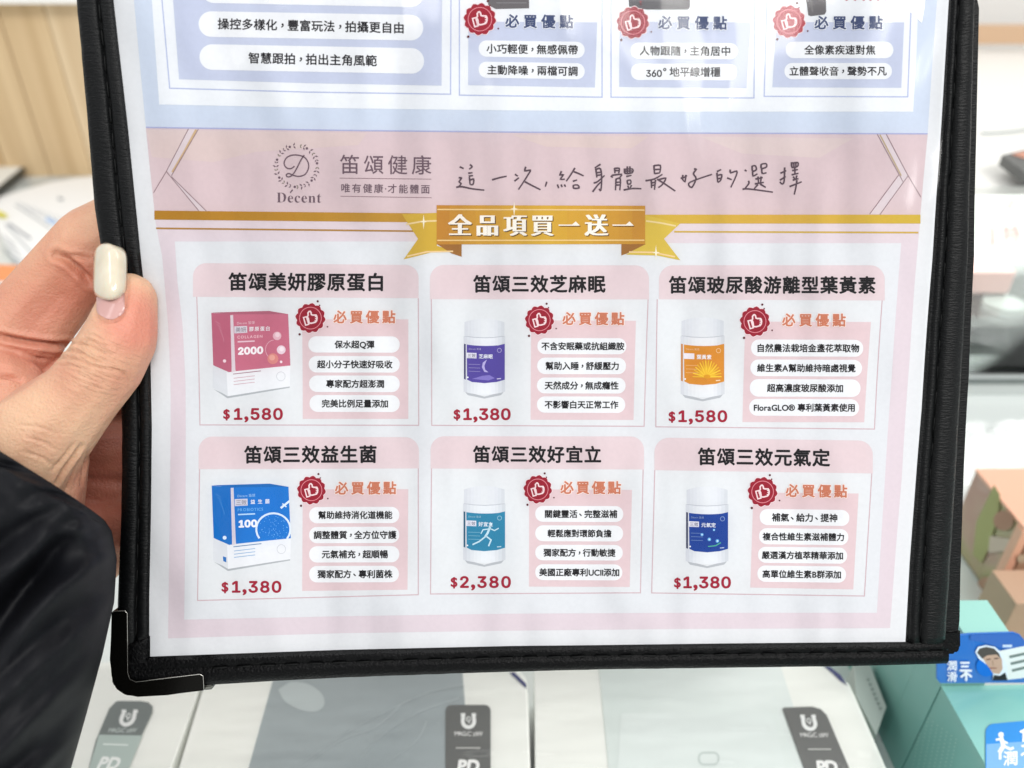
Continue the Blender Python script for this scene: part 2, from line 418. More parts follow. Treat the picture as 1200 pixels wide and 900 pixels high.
child(boxd('top_panel', G0, .1208, GD+.0008, GZ-.001, GZ+.0006, orange_m, gb, .0003), gb)
child(boxd('edge_strip', G0, .004, .005, .0, GZ-.001, orange_m, gb, .0003, (-.0006, -.0006)), gb)
child(boxd('front_panel', G0, .115, .001, .001, GZ-.001, mat('gift_front', 'b48e74', .3), gb, .0002, (.0042, -.001)), gb)
ff = Print('leaf_print', gb, lambda x, y, z: hit(x, y, G0-DV*(.0014+z), DV), False)
ff.disc(1197, 655, 5, 'c4ad92', 1); ff.build().location = -gb.location
lf = Print('fruit_print', gb, lambda x, y, z: hit(x, y, G0-WV*(.0004+z), WV), False)
lf.poly([(1165, 568), (1144, 612), (1140, 650), (1150, 660), (1160, 640), (1170, 600), (1172, 580)], 'b0ab78', 1)
lf.disc(1176, 610, 12, 'b58a76', 2); lf.poly([(1160, 628), (1186, 632), (1182, 645), (1158, 648)], 'd6bfb0', 2); lf.disc(1158, 685, 13, 'c79a84', 2, ry=9); lf.build().location = -gb.location
# brown carton in front of the gift box
P1 = hitz(1171, 742, .0)
o = boxd('brown_carton', hitz(1164, 760, 0), .07, .02, .0, .03, mat('brown_card', 'bd9a80', .5)); tag(o, 'brown carton at the right edge between the orange box and the teal box', 'carton')

# teal boxes
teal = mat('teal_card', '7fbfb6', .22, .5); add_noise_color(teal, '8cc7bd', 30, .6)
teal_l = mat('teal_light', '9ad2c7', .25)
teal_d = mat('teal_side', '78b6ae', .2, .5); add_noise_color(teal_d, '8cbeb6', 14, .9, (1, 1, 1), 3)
P0 = hitz(1052, 909, 0); ZB = solve_z(P0, 802); ZC = solve_z(P0, 743)
CW = (hitz(1187, 745, ZC)-P0).dot(WV); CD = (hitz(1162, 703, ZC)-P0).dot(DV)
tb = empty('teal_box', P0); tag(tb, 'tall teal box behind, with the blue portrait card in front of it', 'box', 'teal boxes at the lower right')
child(boxd('carton_body', P0, CW, CD, 0, ZC-.0006, teal_d, tb, 0), tb)
child(boxd('lid', P0, CW, CD, ZC-.0006, ZC, teal_l, tb, .0002, (-.0003, 0)), tb)
tb3 = empty('teal_box', P0+DV*(CD+.001)); tag(tb3, 'narrow teal box showing only its side under the folder, behind the tall teal box', 'box', 'teal boxes at the lower right')
boxd('carton_body', P0, .02, .16, 0, ZC*.7-.0006, teal_d, tb3, 0, (0, CD+.0001)); boxd('lid', P0, .02, .16, ZC*.7-.0006, ZC*.7, teal_l, tb3, .0002, (-.0003, CD+.0001))
tb2 = empty('teal_box', P0-DV*.16); tag(tb2, 'low teal box nearest the camera with a blue runner sticker on its lid', 'box', 'teal boxes at the lower right')
child(boxd('carton_body', P0, .15, .16, 0, ZB-.0006, teal_d, tb2, .0005, (0, -.1605)), tb2)
child(boxd('lid', P0, .15, .16, ZB-.0006, ZB, teal, tb2, .0002, (-.0003, -.1605)), tb2)
dots = Print('dotted_print', tb2, lambda x, y, z: hit(x, y, P0-WV*(.0006+z), WV), False)
for j in range(22):
    for i in range(8):
        x_ = 1082+i*5.5+j*1.2-(j*2.1); y_ = 838+i*6.5*.62+j*4.4
        if x_ < 1103+(y_-802)*.6-4 and y_ < 905 and x_ > 1100-(y_-802)*.44+3: dots.disc(x_, y_, .8, '9cc4bd', 1, 6)
dots.build().location = -tb2.location
# runner sticker on the near lid
st = Print('runner_sticker', tb2, lambda x, y, z: hitz(x, y, ZB+.0003+z), False)
st.poly(rrect(1155, 845, 1260, 960, 9, 4, -6), '3d92dc', 1)
st.poly([(1156, 872), (1215, 868), (1215, 960), (1156, 960)], '7fb4e6', 1.5)
st.disc(1173, 861, 3.2, 'f2f8ff', 2); st.line([(1173, 864), (1176, 874), (1171, 882)], 5, 'f2f8ff', 2); st.line([(1176, 874), (1184, 878), (1188, 876)], 3, 'f2f8ff', 2.2); st.line([(1172, 866), (1167, 867)], 2.5, 'f2f8ff', 2.4)
st.line([(1172, 880), (1172, 890)], 3, 'f2f8ff', 2.6); st.line([(1175, 868), (1181, 871)], 2.2, 'f2f8ff', 2.8)
st.text('潤', 1175, 889, 1193, 888, 'f4faff', 4, em=18, bold=.02)
st.text('食', 1195, 860, 1213, 860, 'f4faff', 4, em=19, bold=.04); st.text('之', 1195, 878, 1213, 878, 'f4faff', 4, em=17, bold=.04)
st.build().location = -tb2.location
# blue portrait card leaning on the tall teal box
pc = slab('portrait_card', [hit(x, y, P0-DV*.0015, DV) for x, y in [(1098, 748), (1137, 743.5), (1188, 742), (1196, 745), (1202, 752), (1230, 800), (1102, 800.5), (1098, 796)]], .0007, mat('card_blue', '1f6cc4', .3), None, DV)
tag(pc, 'blue advertising card with a capped man portrait leaning on the teal box', 'card')
cp = Print('card_print', pc, lambda x, y, z: hit(x, y, P0-DV*(.0018+z), DV), False)
cp.poly([(1137, 744), (1188, 742.6), (1196, 746), (1205, 758), (1180, 762), (1150, 752), (1137, 750)], '3f6fc0', 1)
cp.disc(1156, 781, 12, '1874d8', 1); cp.poly([(1160, 765), (1226, 752), (1226, 790), (1196, 795), (1176, 797), (1166, 780)], 'eef3ee', 2)
cp.poly([(1143, 764), (1146, 758), (1155, 756), (1166, 758), (1175, 766), (1180, 782), (1181, 797.5), (1163, 797.5), (1164, 790), (1158, 780), (1147, 772)], 'e8f2fa', 2.5)
cp.poly([(1149, 768), (1168, 764), (1174, 772), (1175, 784), (1171, 790), (1164, 789), (1158, 781)], 'c9a891', 3)
cp.poly([(1145, 765), (1148, 760), (1156, 758), (1165, 760), (1171, 766), (1173, 772), (1168, 767), (1157, 768), (1151, 772)], '55504a', 4)
cp.line([(1156, 773), (1161, 772.4)], 1.3, '5a463c', 5); cp.line([(1165, 771.8), (1170, 771.6)], 1.3, '5a463c', 5); cp.line([(1163, 774), (1164, 780)], 1.2, 'b08f78', 5); cp.line([(1160, 783), (1168, 783)], 1.4, '9a6a5c', 5)
cp.poly([(1163, 797.5), (1165, 791), (1172, 792), (1178, 788), (1181, 797.5)], '2b2b2d', 4)
cp.line([(1175, 757), (1186, 757)], 3, 'cfe0f4', 3)
cp.text('三', 1124, 781, 1137, 781, 'f2f8ff', 4, em=13, bold=.05); cp.text('不', 1125, 791, 1139, 791, 'f2f8ff', 4, em=14, bold=.05)
cp.text('潤', 1109, 780, 1122, 780, 'f2f8ff', 4, em=12.5, bold=.015); cp.text('滑', 1109, 793, 1122, 793, 'f2f8ff', 4, em=12.5, bold=.015)
for i in range(3): cp.line([(1183+i*1.5, 770+i*8), (1215, 763+i*8)], 3.2, '7c8a84', 4)
cp.build()

# grey carton beside the teal box
o = prism('grey_carton', [(1000, 776), (1019, 776), (1039, 828), (1027, 862), (1003, 815)], .022, 0, mat('grey_card', 'b9c2bc', .35), None, .0004); tag(o, 'small grey white carton squeezed between the white box and the teal box', 'carton')
pr = Print('marks', o, lambda x, y, z: hitz(x, y, .0224+z), False)
for i in range(7): pr.line([(1016+i*2.4, 797+i*5.6), (1019+i*2.4, 796+i*5.6)], 2.5, '8f9a96', 1)
pr.build()

# ================================================================ white boxes on the counter
white_card = mat('white_card', 'f0f2ec', .16, .5)
edge_card = mat('card_edge', 'c9c6b8', .5)
navy = 'x'
ZT = .03
STK = lambda x, y, z: hitz(x, y, ZT+.0004+z)
def pbox(label, top, window=None, wmat=None):
    b_ = prism('charger_box', top, ZT, 0, white_card, None, .0007); tag(b_, label, 'box', 'white boxes on the counter below the menu')
    if window:
        o = prism('window_film', window, ZT+.0004, ZT+.0001, wmat, b_)
    bm = bmesh.new(); bm.faces.new([bm.verts.new(hitz(x, y+.4, ZT+.0012)) for x, y in top]); bmesh.ops.recalc_face_normals(bm, faces=bm.faces)
    if bm.faces[:][0].normal.z < 0: bmesh.ops.reverse_faces(bm, faces=bm.faces)
    from_bm(bm, 'shrink_film', shrink, b_)
    return b_
shrink = bpy.data.materials.new('shrink_film'); shrink.use_nodes = True; thin_glass(shrink, (1, 1, 1), .6, .05, (1.0, .0009, (22, 70, 20)))
grey_win = mat('grey_window', 'a4aeb0', .12, .6); add_noise_color(grey_win, '949fa2', 9, 1, (1, 1, 1), 3)
pale_win = mat('pale_window', 'd5dfdb', .10, .6); add_noise_color(pale_win, 'e4ebe8', 12, 1)
def sticker(par, pts, texts, dark='5d615f', split=None):
    s = Print('rating_sticker', par, STK, False); s.poly(pts, mat('sticker_grey', dark, .22, .6), 1)
    if split: s.poly(split, mat('sticker_pale', '9fadaa', .2, .6), 1.5)
    s.build(); return s
def magnet(s, cx, cy, r, sh, m='f0f2f0', z=0):
    f = lambda x, y: (cx+x*r+sh*(-y)*r, cy+y*r)
    s.line([f(-.72, -.75), f(-.8, -.1)] + [f(-.8*math.cos(a), .8*math.sin(a)*1.0) for a in [i*math.pi/10 for i in range(1, 10)]] + [f(.8, -.1), f(.72, -.75)], r*.52, m, 3+z)
    s.line([f(-1.05, -.95), f(-.45, -.95)], r*.42, m, 3.3+z); s.line([f(.45, -.95), f(1.05, -.95)], r*.42, m, 3.3+z)
    s.line([f(.25*math.cos(a), -.35+.3*math.sin(a)) for a in [i*math.tau/10 for i in range(11)]], r*.13, m, 3.5+z)
    s.line([f(.2, -.2), f(0, .25)], r*.13, m, 3.6+z)
# box at the left
b0 = pbox('leftmost white charger box, mostly hidden by the black sleeve', [(60, 778), (150, 775), (243, 775), (231, 815), (190, 930), (20, 930)])
s = Print('rating_sticker', b0, STK, False)
s.poly([(136, 822), (141, 821.3), (165, 821.5), (174, 823), (179, 828), (178.5, 835), (166, 862), (145, 915), (100, 915), (112, 868), (128, 830)], mat('sticker_grey', '707876', .25, .6), 1)
s.poly([(116, 861), (167, 862), (145, 915), (100, 915)], mat('sticker_pale', 'b3c2bc', .2, .6), 1.5)
magnet(s, 149.5, 842, 9, .3); s.text('MAG-C 15W', 127.5, 855.5, 159.5, 855.5, 'c2ccc8', 3, em=7.2, bold=.02, shear=.35); s.line([(121, 872), (150, 873)], 1.6, 'e9f0ec', 3)
s.text('PD', 116, 893, 140, 894, 'f4f7f4', 3, em=19, bold=.05, shear=.5); s.build()
# gap strip box side
b1 = pbox('white charger box with the dark grey window, second from left', [(247, 775), (600, 775), (617, 795), (619, 815), (622.5, 930), (200, 930)],
          [(326, 775), (541, 775), (545, 828), (549, 930), (283, 930)], grey_win)
s = Print('rating_sticker', b1, STK, False)
s.poly(rrect(522, 826, 575, 960, 7, 0, 0), mat('sticker_grey2', '5b5d5b', .25, .6), 14)
magnet(s, 549, 845.5, 8.4, 0, z=14); s2 = s
for q in ('MAG-C 15W',): s.text(q, 533, 859.5, 565, 859.5, 'e6e6e4', 17, em=7.4, bold=.015)
s.line([(534, 876.5), (563, 876.5)], 1.5, 'c9cac6', 17); s.text('PD', 536, 897, 561, 897, 'f4f4f2', 17, em=20, bold=.05, shear=.15)
# lift the magnet above the sticker
s.build()
s = Print('corner_stripe', b1, STK, False); s.poly([(597, 788), (603, 788), (616.5, 801), (617, 807)], '4b4f7c', 1); s.build()
s = Print('film_glare', b1, STK, False); s.poly(spl([(326, 808), (342, 799), (362, 802), (377, 813), (380, 826), (370, 834), (352, 832), (334, 822), (326, 808)], 4)[:-1], mat('glare_disc', 'bcc6c6', .2, .6), 5);  # pale disc: reflection on the window film, painted as a flat shape
crm = mat('crease_glare', 'b3bcbe', .14)
for q_, P_ in enumerate(([(543, 802), (500, 812), (450, 835), (400, 862), (352, 896)], [(538, 818), (492, 834), (452, 858), (420, 890)], [(470, 826), (440, 852), (395, 870), (345, 905)], [(500, 845), (488, 868), (455, 892)])): s.line(spl(P_, 5), 1.6, crm, 6+q_*.2, wid2=.4)  # glints along the film creases, painted as pale tapering lines
s.build()
b2 = pbox('white charger box with the pale window, right of the centre gap', [(626, 775), (948, 775), (975, 784), (995, 801), (1002, 815), (1052, 930), (627, 930)],
          [(701, 775), (913, 775), (930, 828), (952, 930), (716, 930)], pale_win)
s = Print('rating_sticker', b2, STK, False)
s.poly([(917, 831), (919, 829), (952, 828), (962, 831), (969, 838), (1010, 935), (955, 935)], mat('sticker_grey3', '5d5f5d', .25, .6), 14)
magnet(s, 948.5, 847.5, 8.6, -.2, z=14); s.text('MAG-C 15W', 938, 861, 970, 861, 'e6e6e4', 17, em=7.4, bold=.015, shear=-.3); s.line([(947, 878), (974, 878)], 1.5, 'c9cac6', 17)
s.text('PD', 957, 898, 980, 898, 'f4f4f2', 17, em=20, bold=.05, shear=-.1); s.build()
s = Print('corner_stripe', b2, STK, False); s.poly([(966, 781), (972, 781), (985, 791), (993, 803), (984, 797), (976, 789)], '4b4f7c', 1); s.build()
s = Print('phone_picture', b2, STK, False)
s.line(rrect(819, 882, 842, 896, 6), 2.6, mat('print_grey', 'bfcac6', .3), 4, closed=True); s.poly([(728, 836), (905, 836), (928, 930), (722, 930)], mat('print_pale', 'dfe7e4', .12, .6), 3); s.build()

# ================================================================ the menu folder
leather = mat('black_leather', '050607', .42, .2)
add_bump(leather, 1.0, .00024, (560, 2300, 400), 1.0, 4)
add_bump(leather, 2600, .00006, (1, 1, 1), .6, 2)
leather_b = mat('black_leather_fine', '030304', .42, .13)
add_bump(leather_b, 1500, .0003, (1, 1, 1), 1.0, 2)
folder = empty('menu_folder', MENU @ Vector((0, -.05, -.006))); tag(folder, 'black stitched leatherette menu folder with a dark metal corner held in front', 'menu folder')
IN_L = [(131, -30), (133, 0), (150, 150), (165, 300), (176, 400), (178, 500), (177, 600), (175, 700), (174, 769)]
IN_B = [(174, 769), (400, 761.5), (600, 757), (700, 756), (850, 754), (1060, 752)]
IN_R = [(1060, 752), (1066, 660), (1075, 540), (1080, 480), (1093, 300), (1103, 150), (1112, 0), (1114, -30)]
OUT_L = [(84, -30), (86, 0), (97, 120), (107, 240), (116, 300), (128, 370), (137, 440), (140, 500), (140, 560), (138.5, 620), (135, 700), (134, 760)]
def lerp_path(P, n):
    D = [0]
    for a, b in zip(P, P[1:]): D.append(D[-1]+math.dist(a, b))
    out = []
    for i in range(n):
        d = D[-1]*i/(n-1); j = 0
        while j < len(D)-2 and D[j+1] < d: j += 1
        t = (d-D[j])/(D[j+1]-D[j]); out.append((P[j][0]+(P[j+1][0]-P[j][0])*t, P[j][1]+(P[j+1][1]-P[j][1])*t))
    return out
def strip(name, A, B, prof, n, m, back=-.004, wob=.0):
    """padded band between path A (outer) and path B (inner); prof: (share across, height)"""
    a, b = lerp_path(A, n), lerp_path(B, n); bm = bmesh.new(); rows = []
    for i in range(n):
        row = []
        for q, (s_, h) in enumerate(prof):
            x_ = a[i][0]+(b[i][0]-a[i][0])*s_; y_ = a[i][1]+(b[i][1]-a[i][1])*s_
            hh = h + wob*noise.noise(Vector((x_*.05, y_*.05, q)))*(1 if 0 < q < len(prof)-1 else 0)
            u, v = uv(x_, y_, 0); row.append(bm.verts.new((u, v, hh+bend(v))))
        u, v = uv(*b[i], 0); row.append(bm.verts.new((u, v, back+bend(v))))
        u, v = uv(*a[i], 0); row.append(bm.verts.new((u, v, back+bend(v))))
        rows.append(row)
    k_ = len(rows[0])
    for r0, r1 in zip(rows, rows[1:]):
        for i in range(k_): bm.faces.new((r0[i], r0[(i+1) % k_], r1[(i+1) % k_], r1[i]))
    bm.faces.new(rows[0]); bm.faces.new(rows[-1][::-1])
    bmesh.ops.recalc_face_normals(bm, faces=bm.faces); 
    me = bpy.data.meshes.new(name); bm.to_mesh(me); bm.free()
    o = link(name, me, m, folder, True); o.matrix_local = folder.matrix_world.inverted() @ MENU if False else Matrix.Translation(-folder.location) @ MENU
    return o
bpy.context.view_layer.update()
PR_L = [(0, -.003), (.02, -.0012), (.08, .0), (.18, .0007), (.35, .0011), (.55, .00105), (.605, .0007), (.625, -.0003), (.66, -.0003), (.68, .0007), (.75, .0011), (.9, .001), (.97, .0007), (1, .0003)]
strip('left_band', OUT_L, IN_L[:-1]+[(175, 745)], PR_L, 90, leather, wob=.00025)
RG = [(1110, 752), (1115, 680), (1122.5, 560), (1129, 440), (1136.7, 300), (1140, 150), (1143.5, 0), (1145, -30)]
PR_R = [(0, -.0035), (.02, -.0012), (.07, .0002), (.16, .001), (.35, .0016), (.55, .0014), (.655, .001), (.672, -.0003), (.703, -.0003), (.72, .0008), (.84, .001), (.885, .0008), (.9, .0002), (.93, .0001), (1, .00012)]
strip('right_band', RG, [(1062, 752)]+IN_R[1:], PR_R, 90, leather, wob=.00025)
OUT_B = [(134, 806), (150, 809), (240, 806), (320, 801), (400, 797), (560, 791), (700, 787), (850, 785), (1000, 783), (1109, 780)]
PR_B = [(0, -.003), (.03, -.001), (.1, .0003), (.25, .0011), (.45, .0013), (.58, .0011), (.62, .0007), (.66, .0007), (.7, .001), (.85, .0009), (.96, .0005), (1, .0002)]
strip('bottom_band', OUT_B, [(134, 771), (174, 769.5)]+IN_B[1:-1]+[(1060, 752.2), (1109, 750.5)], PR_B, 110, leather_b, wob=.00015)
strip('corner_patch', [(133, 760), (134, 806)], [(176, 745), (176, 771)], [(0, -.003), (.05, -.0005), (.2, .0009), (.9, .0009), (1, .0002)], 6, leather_b)
# backing board behind the sheet
def menu_slab(name, pts, z1, z0, m, parent, bevel=0):
    bm = bmesh.new(); a = [bm.verts.new((*uv(x, y), z1)) for x, y in pts]; b = [bm.verts.new((v.co.x, v.co.y, z0)) for v in a]; n = len(a)
    bm.faces.new(a); bm.faces.new(b[::-1])
    for i in range(n): bm.faces.new((a[i], b[i], b[(i+1) % n], a[(i+1) % n]))
    if bevel: bmesh.ops.bevel(bm, geom=bm.edges[:], offset=bevel, segments=3, affect='EDGES')
    bend_mesh(bm); bmesh.ops.recalc_face_normals(bm, faces=bm.faces)
    me = bpy.data.meshes.new(name); bm.to_mesh(me); bm.free(); o = link(name, me, m, parent)
    o.matrix_local = Matrix.Translation(-parent.location) @ MENU; return o
menu_slab('backing_board', [(90, -28), (1140, -28), (1132, 300), (1118, 560), (1106, 748), (600, 765), (145, 778), (142, 500), (118, 300)], -.0012, -.0038, leather_b, folder)
# second leaf of the folder, showing behind the first on the right
bl = menu_slab('back_leaf', [(500, -28), (1163, -28), (1161.7, 0), (1158, 150), (1155, 300), (1148.5, 440), (1142, 560), (1138, 680), (1137, 735), (1137.5, 768), (1133, 774), (1100, 775), (500, 789)], -.0048, -.0088, leather, folder, .0012)
menu_slab('bound_edge', [(1100, 746), (1138.4, 744), (1138.6, 769), (1134, 775), (1100, 776)], -.0042, -.0092, leather_b, folder, .0009)
# stitches
stm = mat('black_thread', '060707', .6, .2)
def stitch_mesh(L_, r):
    bm = bmesh.new(); n = 6; rings = []
    for t_ in (-1, -.7, 0, .7, 1):
        rr = r*(.35 if abs(t_) == 1 else 1); zz = -r*1.2 if abs(t_) == 1 else 0
        rings.append([bm.verts.new((rr*math.cos(i*math.tau/n), t_*L_/2, zz+rr*math.sin(i*math.tau/n))) for i in range(n)])
    for a, b in zip(rings, rings[1:]):
        for i in range(n): bm.faces.new((a[i], a[(i+1) % n], b[(i+1) % n], b[i]))
    bm.faces.new(rings[0]); bm.faces.new(rings[-1][::-1]); bmesh.ops.recalc_face_normals(bm, faces=bm.faces)
    me = bpy.data.meshes.new('stitch'); bm.to_mesh(me); bm.free(); me.materials.append(stm)
    me.polygons.foreach_set('use_smooth', [True]*len(me.polygons)); return me
SM = stitch_mesh(.0042, .00024)
def stitches(path, count, h, avoid=None):
    pts = lerp_path(path, count)
    for i in range(count-1):
        (x0, y0), (x1, y1) = pts[i], pts[i+1]; cx, cy = (x0+x1)/2, (y0+y1)/2
        if avoid and avoid(cx, cy): continue
        u, v = uv(cx, cy); u2, v2 = uv(x1, y1); ang = math.atan2(v2-v, u2-u)-math.pi/2
        o = bpy.data.objects.new('stitch', SM); col.objects.link(o); o.parent = folder
        sl = (bend(v+.001)-bend(v-.001))/.002
        o.matrix_local = Matrix.Translation(-folder.location) @ MENU @ Matrix.Translation((u, v, bend(v)+h)) @ Matrix.Rotation(math.atan(sl), 4, 'X') @ Matrix.Rotation(ang + random.uniform(-.05, .05), 4, 'Z')
mixp = lambda A, B, s_, n=30: [(a[0]+(b[0]-a[0])*s_, a[1]+(b[1]-a[1])*s_) for a, b in zip(lerp_path(A, n), lerp_path(B, n))]
stitches(mixp(OUT_L, IN_L[:-1]+[(175, 745)], .642), 27, .0004)
stitches(mixp(RG, [(1062, 752)]+IN_R[1:], .687), 27, .0004)
stitches(mixp(OUT_B, [(134, 771), (174, 769.5)]+IN_B[1:-1]+[(1060, 752.2), (1109, 750.5)], .64), 36, .0011, lambda x, y: x < 250)
# metal corner
metal = mat('dark_metal', '1b1a17', .22, .6, .85)
mc = menu_slab('metal_corner', [(134, 714), (151, 713), (153, 716), (153.5, 786), (156, 793), (163, 796), (238, 787), (241.5, 789.5), (242, 806), (200, 811), (165, 813), (150, 811.5), (139, 804), (134, 790), (132.5, 770)], .0018, -.0045, metal, folder, .0003)
menu_slab('corner_clip', [(236, 804), (249, 802.5), (249, 808), (238, 809)], .0002, -.004, mat('clip_grey', '8c8c84', .25, .6, .9), folder, .0003)
rim = mat('metal_rim', 'bdbbb4', .25, .5, .9)
def rim_line(pts, z, r=.0002):
    P = []
    for x, y in pts:
        u, v = uv(x, y); P.append(MENU @ Vector((u, v, bend(v)+z)))
    o = tube('rim', P, r, rim, folder); o.location = -folder.location
rim_line([(136, 713.6), (150, 713.2), (152.6, 716), (153.2, 785), (155.8, 792.6), (163, 795.6), (237, 786.8), (240.8, 789), (241.6, 805)], .0017, .00012)

# ================================================================ the printed sheet
PAPER = 'e2e3e5'
sheet = Print('price_sheet', None)
Lp = [(128, -30), (129, 0), (146, 150), (161, 300), (172, 400), (174, 500), (173, 600), (171, 773)]
Rp = [(1066, 756), (1061, 752), (1066, 660), (1075, 540), (1080, 480), (1093, 300), (1103, 150), (1112, 0), (1114, -30)]
sheet.poly(Lp+[(600, 761)]+Rp, PAPER, 0)
PS = sheet.build(); tag(PS, 'glossy printed price sheet with product cards slid into the black folder', 'price sheet')
PINKF, PINKH, PERI, BLUE, WHT = 'ddd0d6', 'd6c2c5', 'c4cade', 'ccd5e4', 'eeeff1'

t = Print('top_section', PS)
t.poly([(156.5, -30), (157, 0), (164, 75), (171, 149.5), (400, 153), (700, 156), (1087, 157), (1092, 80), (1098, 0), (1100, -30)], BLUE, 1)
t.line([(171, 149.3), (400, 152.8), (700, 155.8), (1087, 156.8)], 1.6, 'a9aed2', 2)
t.poly([(177, -30), (178, 0), (186.7, 122.5), (400, 127), (600, 129.5), (800, 131), (1070, 131), (1074, 60), (1077, -30)], 'eaecef', 2)
t.poly([(1046, -30), (1086, -30), (1083, 10), (1080, 27), (1066, 14), (1053, 0)], mat('white_glare', 'fbfbfb', .3), 4)  # bright corner triangle: a reflection painted in as a white shape
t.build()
def card_lines(P, pts, c_='b3bbdb', wd=1.4): P.line(pts, wd, c_, 3.2)
# first top card
cA = Print('feature_card', PS)
cA.line([(189, -30), (190, 0), (199, 103.5), (360, 108), (528, 110.5), (528.5, 0), (528, -30)], 1.4, 'b3bbdb', 3)
cA.poly([(202, -30), (203, 0), (210, 93), (360, 97.5), (517.5, 100.5), (518, 0), (518, -30)], PERI, 3)
cA.poly(rrect(233, 15, 496, 45, 14.8, -1.8, 2.8, 10), WHT, 4); cA.poly(rrect(234, 54, 497, 84, 14.8, -2.2, 2.8, 10), WHT, 4); cA.poly(rrect(236, -24, 496, 6, 14.8, -2.5, 2.8, 10), WHT, 4)
cA.text('操控多樣化，豐富玩法，拍攝更自由', 255, 28, 474, 33, '141018', 5); cA.text('智慧跟拍，拍出主角風範', 291, 68, 441.5, 71.5, '141018', 5)
cA.build()
THUMB = [(385, 268), (360, 300), (365, 350), (348, 382), (370, 420), (385, 515), (440, 515), (520, 492), (542, 462), (550, 410), (545, 370), (530, 345), (462, 345), (432, 335), (425, 290), (405, 266)]
def seal(par, cx, cy, r, red='97112a', dots=True):
    s = Print('seal_badge', par); n = 12; f = r/318
    q = []
    for i in range(n*4):
        a = i*math.tau/(n*4)+.12; rr = r*(1.0, .955, .885, .955)[i % 4]; q.append((cx+rr*math.cos(a), cy+rr*math.sin(a)))
    s.poly([(cx+(x-cx)*1.05, cy+(y-cy)*1.05) for x, y in q], 'f0dcdf', 4.6); s.poly(q, red, 5.4)
    s.line([(cx+r*.72*math.cos(i*math.tau/40), cy+r*.72*math.sin(i*math.tau/40)) for i in range(40)], r*.045, 'e58d98', 6, closed=True)
    g = lambda P: [(cx+(x-412)*f, cy+(y-408)*f) for x, y in P]
    s.line(g(THUMB), r*.095, 'f6dfe1', 6, closed=True); s.line(g([(268, 396), (328, 380), (376, 538), (312, 556)]), r*.085, 'f6dfe1', 6, closed=True)
    s.line(g([(505, 375), (545, 380)]), r*.07, 'f6dfe1', 6.3); s.line(g([(510, 420), (548, 422)]), r*.07, 'f6dfe1', 6.3); s.line(g([(500, 465), (535, 466)]), r*.07, 'f6dfe1', 6.3)
    if dots:
        for x, y, k_ in ((565, 55, 24), (605, 140, 16), (770, 590, 17), (185, 748, 26)): s.disc(*g([(x, y)])[0], k_*f, '5a1420', 6, 10)
    s.build()
def must(par, x0, y0, x1, y1, em, c_, out, lay=5.5):
    s = Print('slogan_lettering', par); s.text('必買優點', x0, y0, x1, y1, out, lay, em=em, bold=.085, dirs=10); s.text('必買優點', x0, y0, x1, y1, c_, lay+1.2, em=em, bold=.03); s.build()
def top_card(o, sc_, border, panel, pills, sl, mu, red, clip):
    X = lambda x, y: (o[0]+x/sc_, o[1]+y/sc_)
    P = Print('feature_card', PS)
    P.line([(X(*p)) for p in border], 1.4, 'b3bbdb', 3); P.poly([X(*p) for p in panel], PERI, 3)
    for (x0, x1, y0, y1, dy, txt, t0, t1) in pills:
        a, b = X(x0, y0), X(x1, y1); P.poly(rrect(a[0], a[1], b[0], b[1], (b[1]-a[1])/2*.97, 0, dy/sc_, 8), WHT, 4)
        yc = (a[1]+b[1])/2; sl_ = dy/sc_/(b[0]-a[0]); u0, u1 = X(t0, 0)[0], X(t1, 0)[0]
        P.text(txt, u0, yc+(u0-a[0])*sl_, u1, yc+(u1-a[0])*sl_, '141018', 5)
    par = P.build(); clip(par, X)
    a = X(*sl[:2]); seal(par, a[0], a[1], sl[2]/sc_*1.03, red)
    a, b = X(mu[0], mu[2]), X(mu[1], mu[3]); must(par, a[0], a[1], b[0], b[1], 16.6, '3d4a70', 'eef0f4')
    return par
def pic_a(par, X):
    s = Print('product_picture', par); s.poly([X(140, -60), X(300, -60), X(300, 33), X(170, 36), X(140, 20)], '6a6668', 3.5); s.line([X(172, 12), X(290, 12)], .8, '8f8c90', 4); s.build()
def pic_b(par, X):
    s = Print('product_picture', par); s.poly([X(685, -60), X(928, -60), X(928, 28), X(920, 38), X(760, 38), X(690, 26)], '4c4a4e', 3.5); s.poly([X(700, -60), X(905, -60), X(905, 8), X(700, 6)], '6a676b', 4)
    for i in range(4): s.disc(*X(838+i*18, 14), .9, 'b9b7ba', 4.5, 8)
    s.disc(*X(735, 8), 1.1, 'b0303a', 4.5, 8); s.build()
def pic_c(par, X):
    s = Print('product_picture', par); s.poly([X(322, -60), X(437, -60), X(440, 70), X(430, 86), X(350, 96), X(335, 90), X(322, 0)], '5a5659', 3.5); s.line([X(345, -20), X(360, 70)], 2, '706c6e', 4)
    for x in (560, 610, 660, 700, 745, 790): s.line([X(x-12, -4), X(x, 4), X(x+12, -6)], .9, 'c2566a', 4)
    s.build()
top_card((530, 0), 3.333, [(28, -80), (28, 372), (585, 380), (585, -80)], [(63, 85), (566, 88), (557, 342), (62, 333)],
         [(103, 517, 158, 222, 6, '小巧輕便，無感佩帶', 133, 490), (103, 517, 241, 304, 7, '主動降噪，兩檔可調', 135, 490)], (108, 76, 62), (199, 478, 83, 86), '9e1b30', pic_a)
top_card((530, 0), 3.333, [(620, -80), (620, 380), (1178, 383), (1182, -80)], [(653, 85), (1166, 88), (1148, 345), (652, 340)],
         [(697, 1115, 167, 230, 2, '人物跟隨，主角居中', 730, 1087), (697, 1112, 249, 313, 1, '360° 地平線增穩', 757, 1046)], (705, 89, 62), (795, 1078, 89, 91), '9e2233', pic_b)
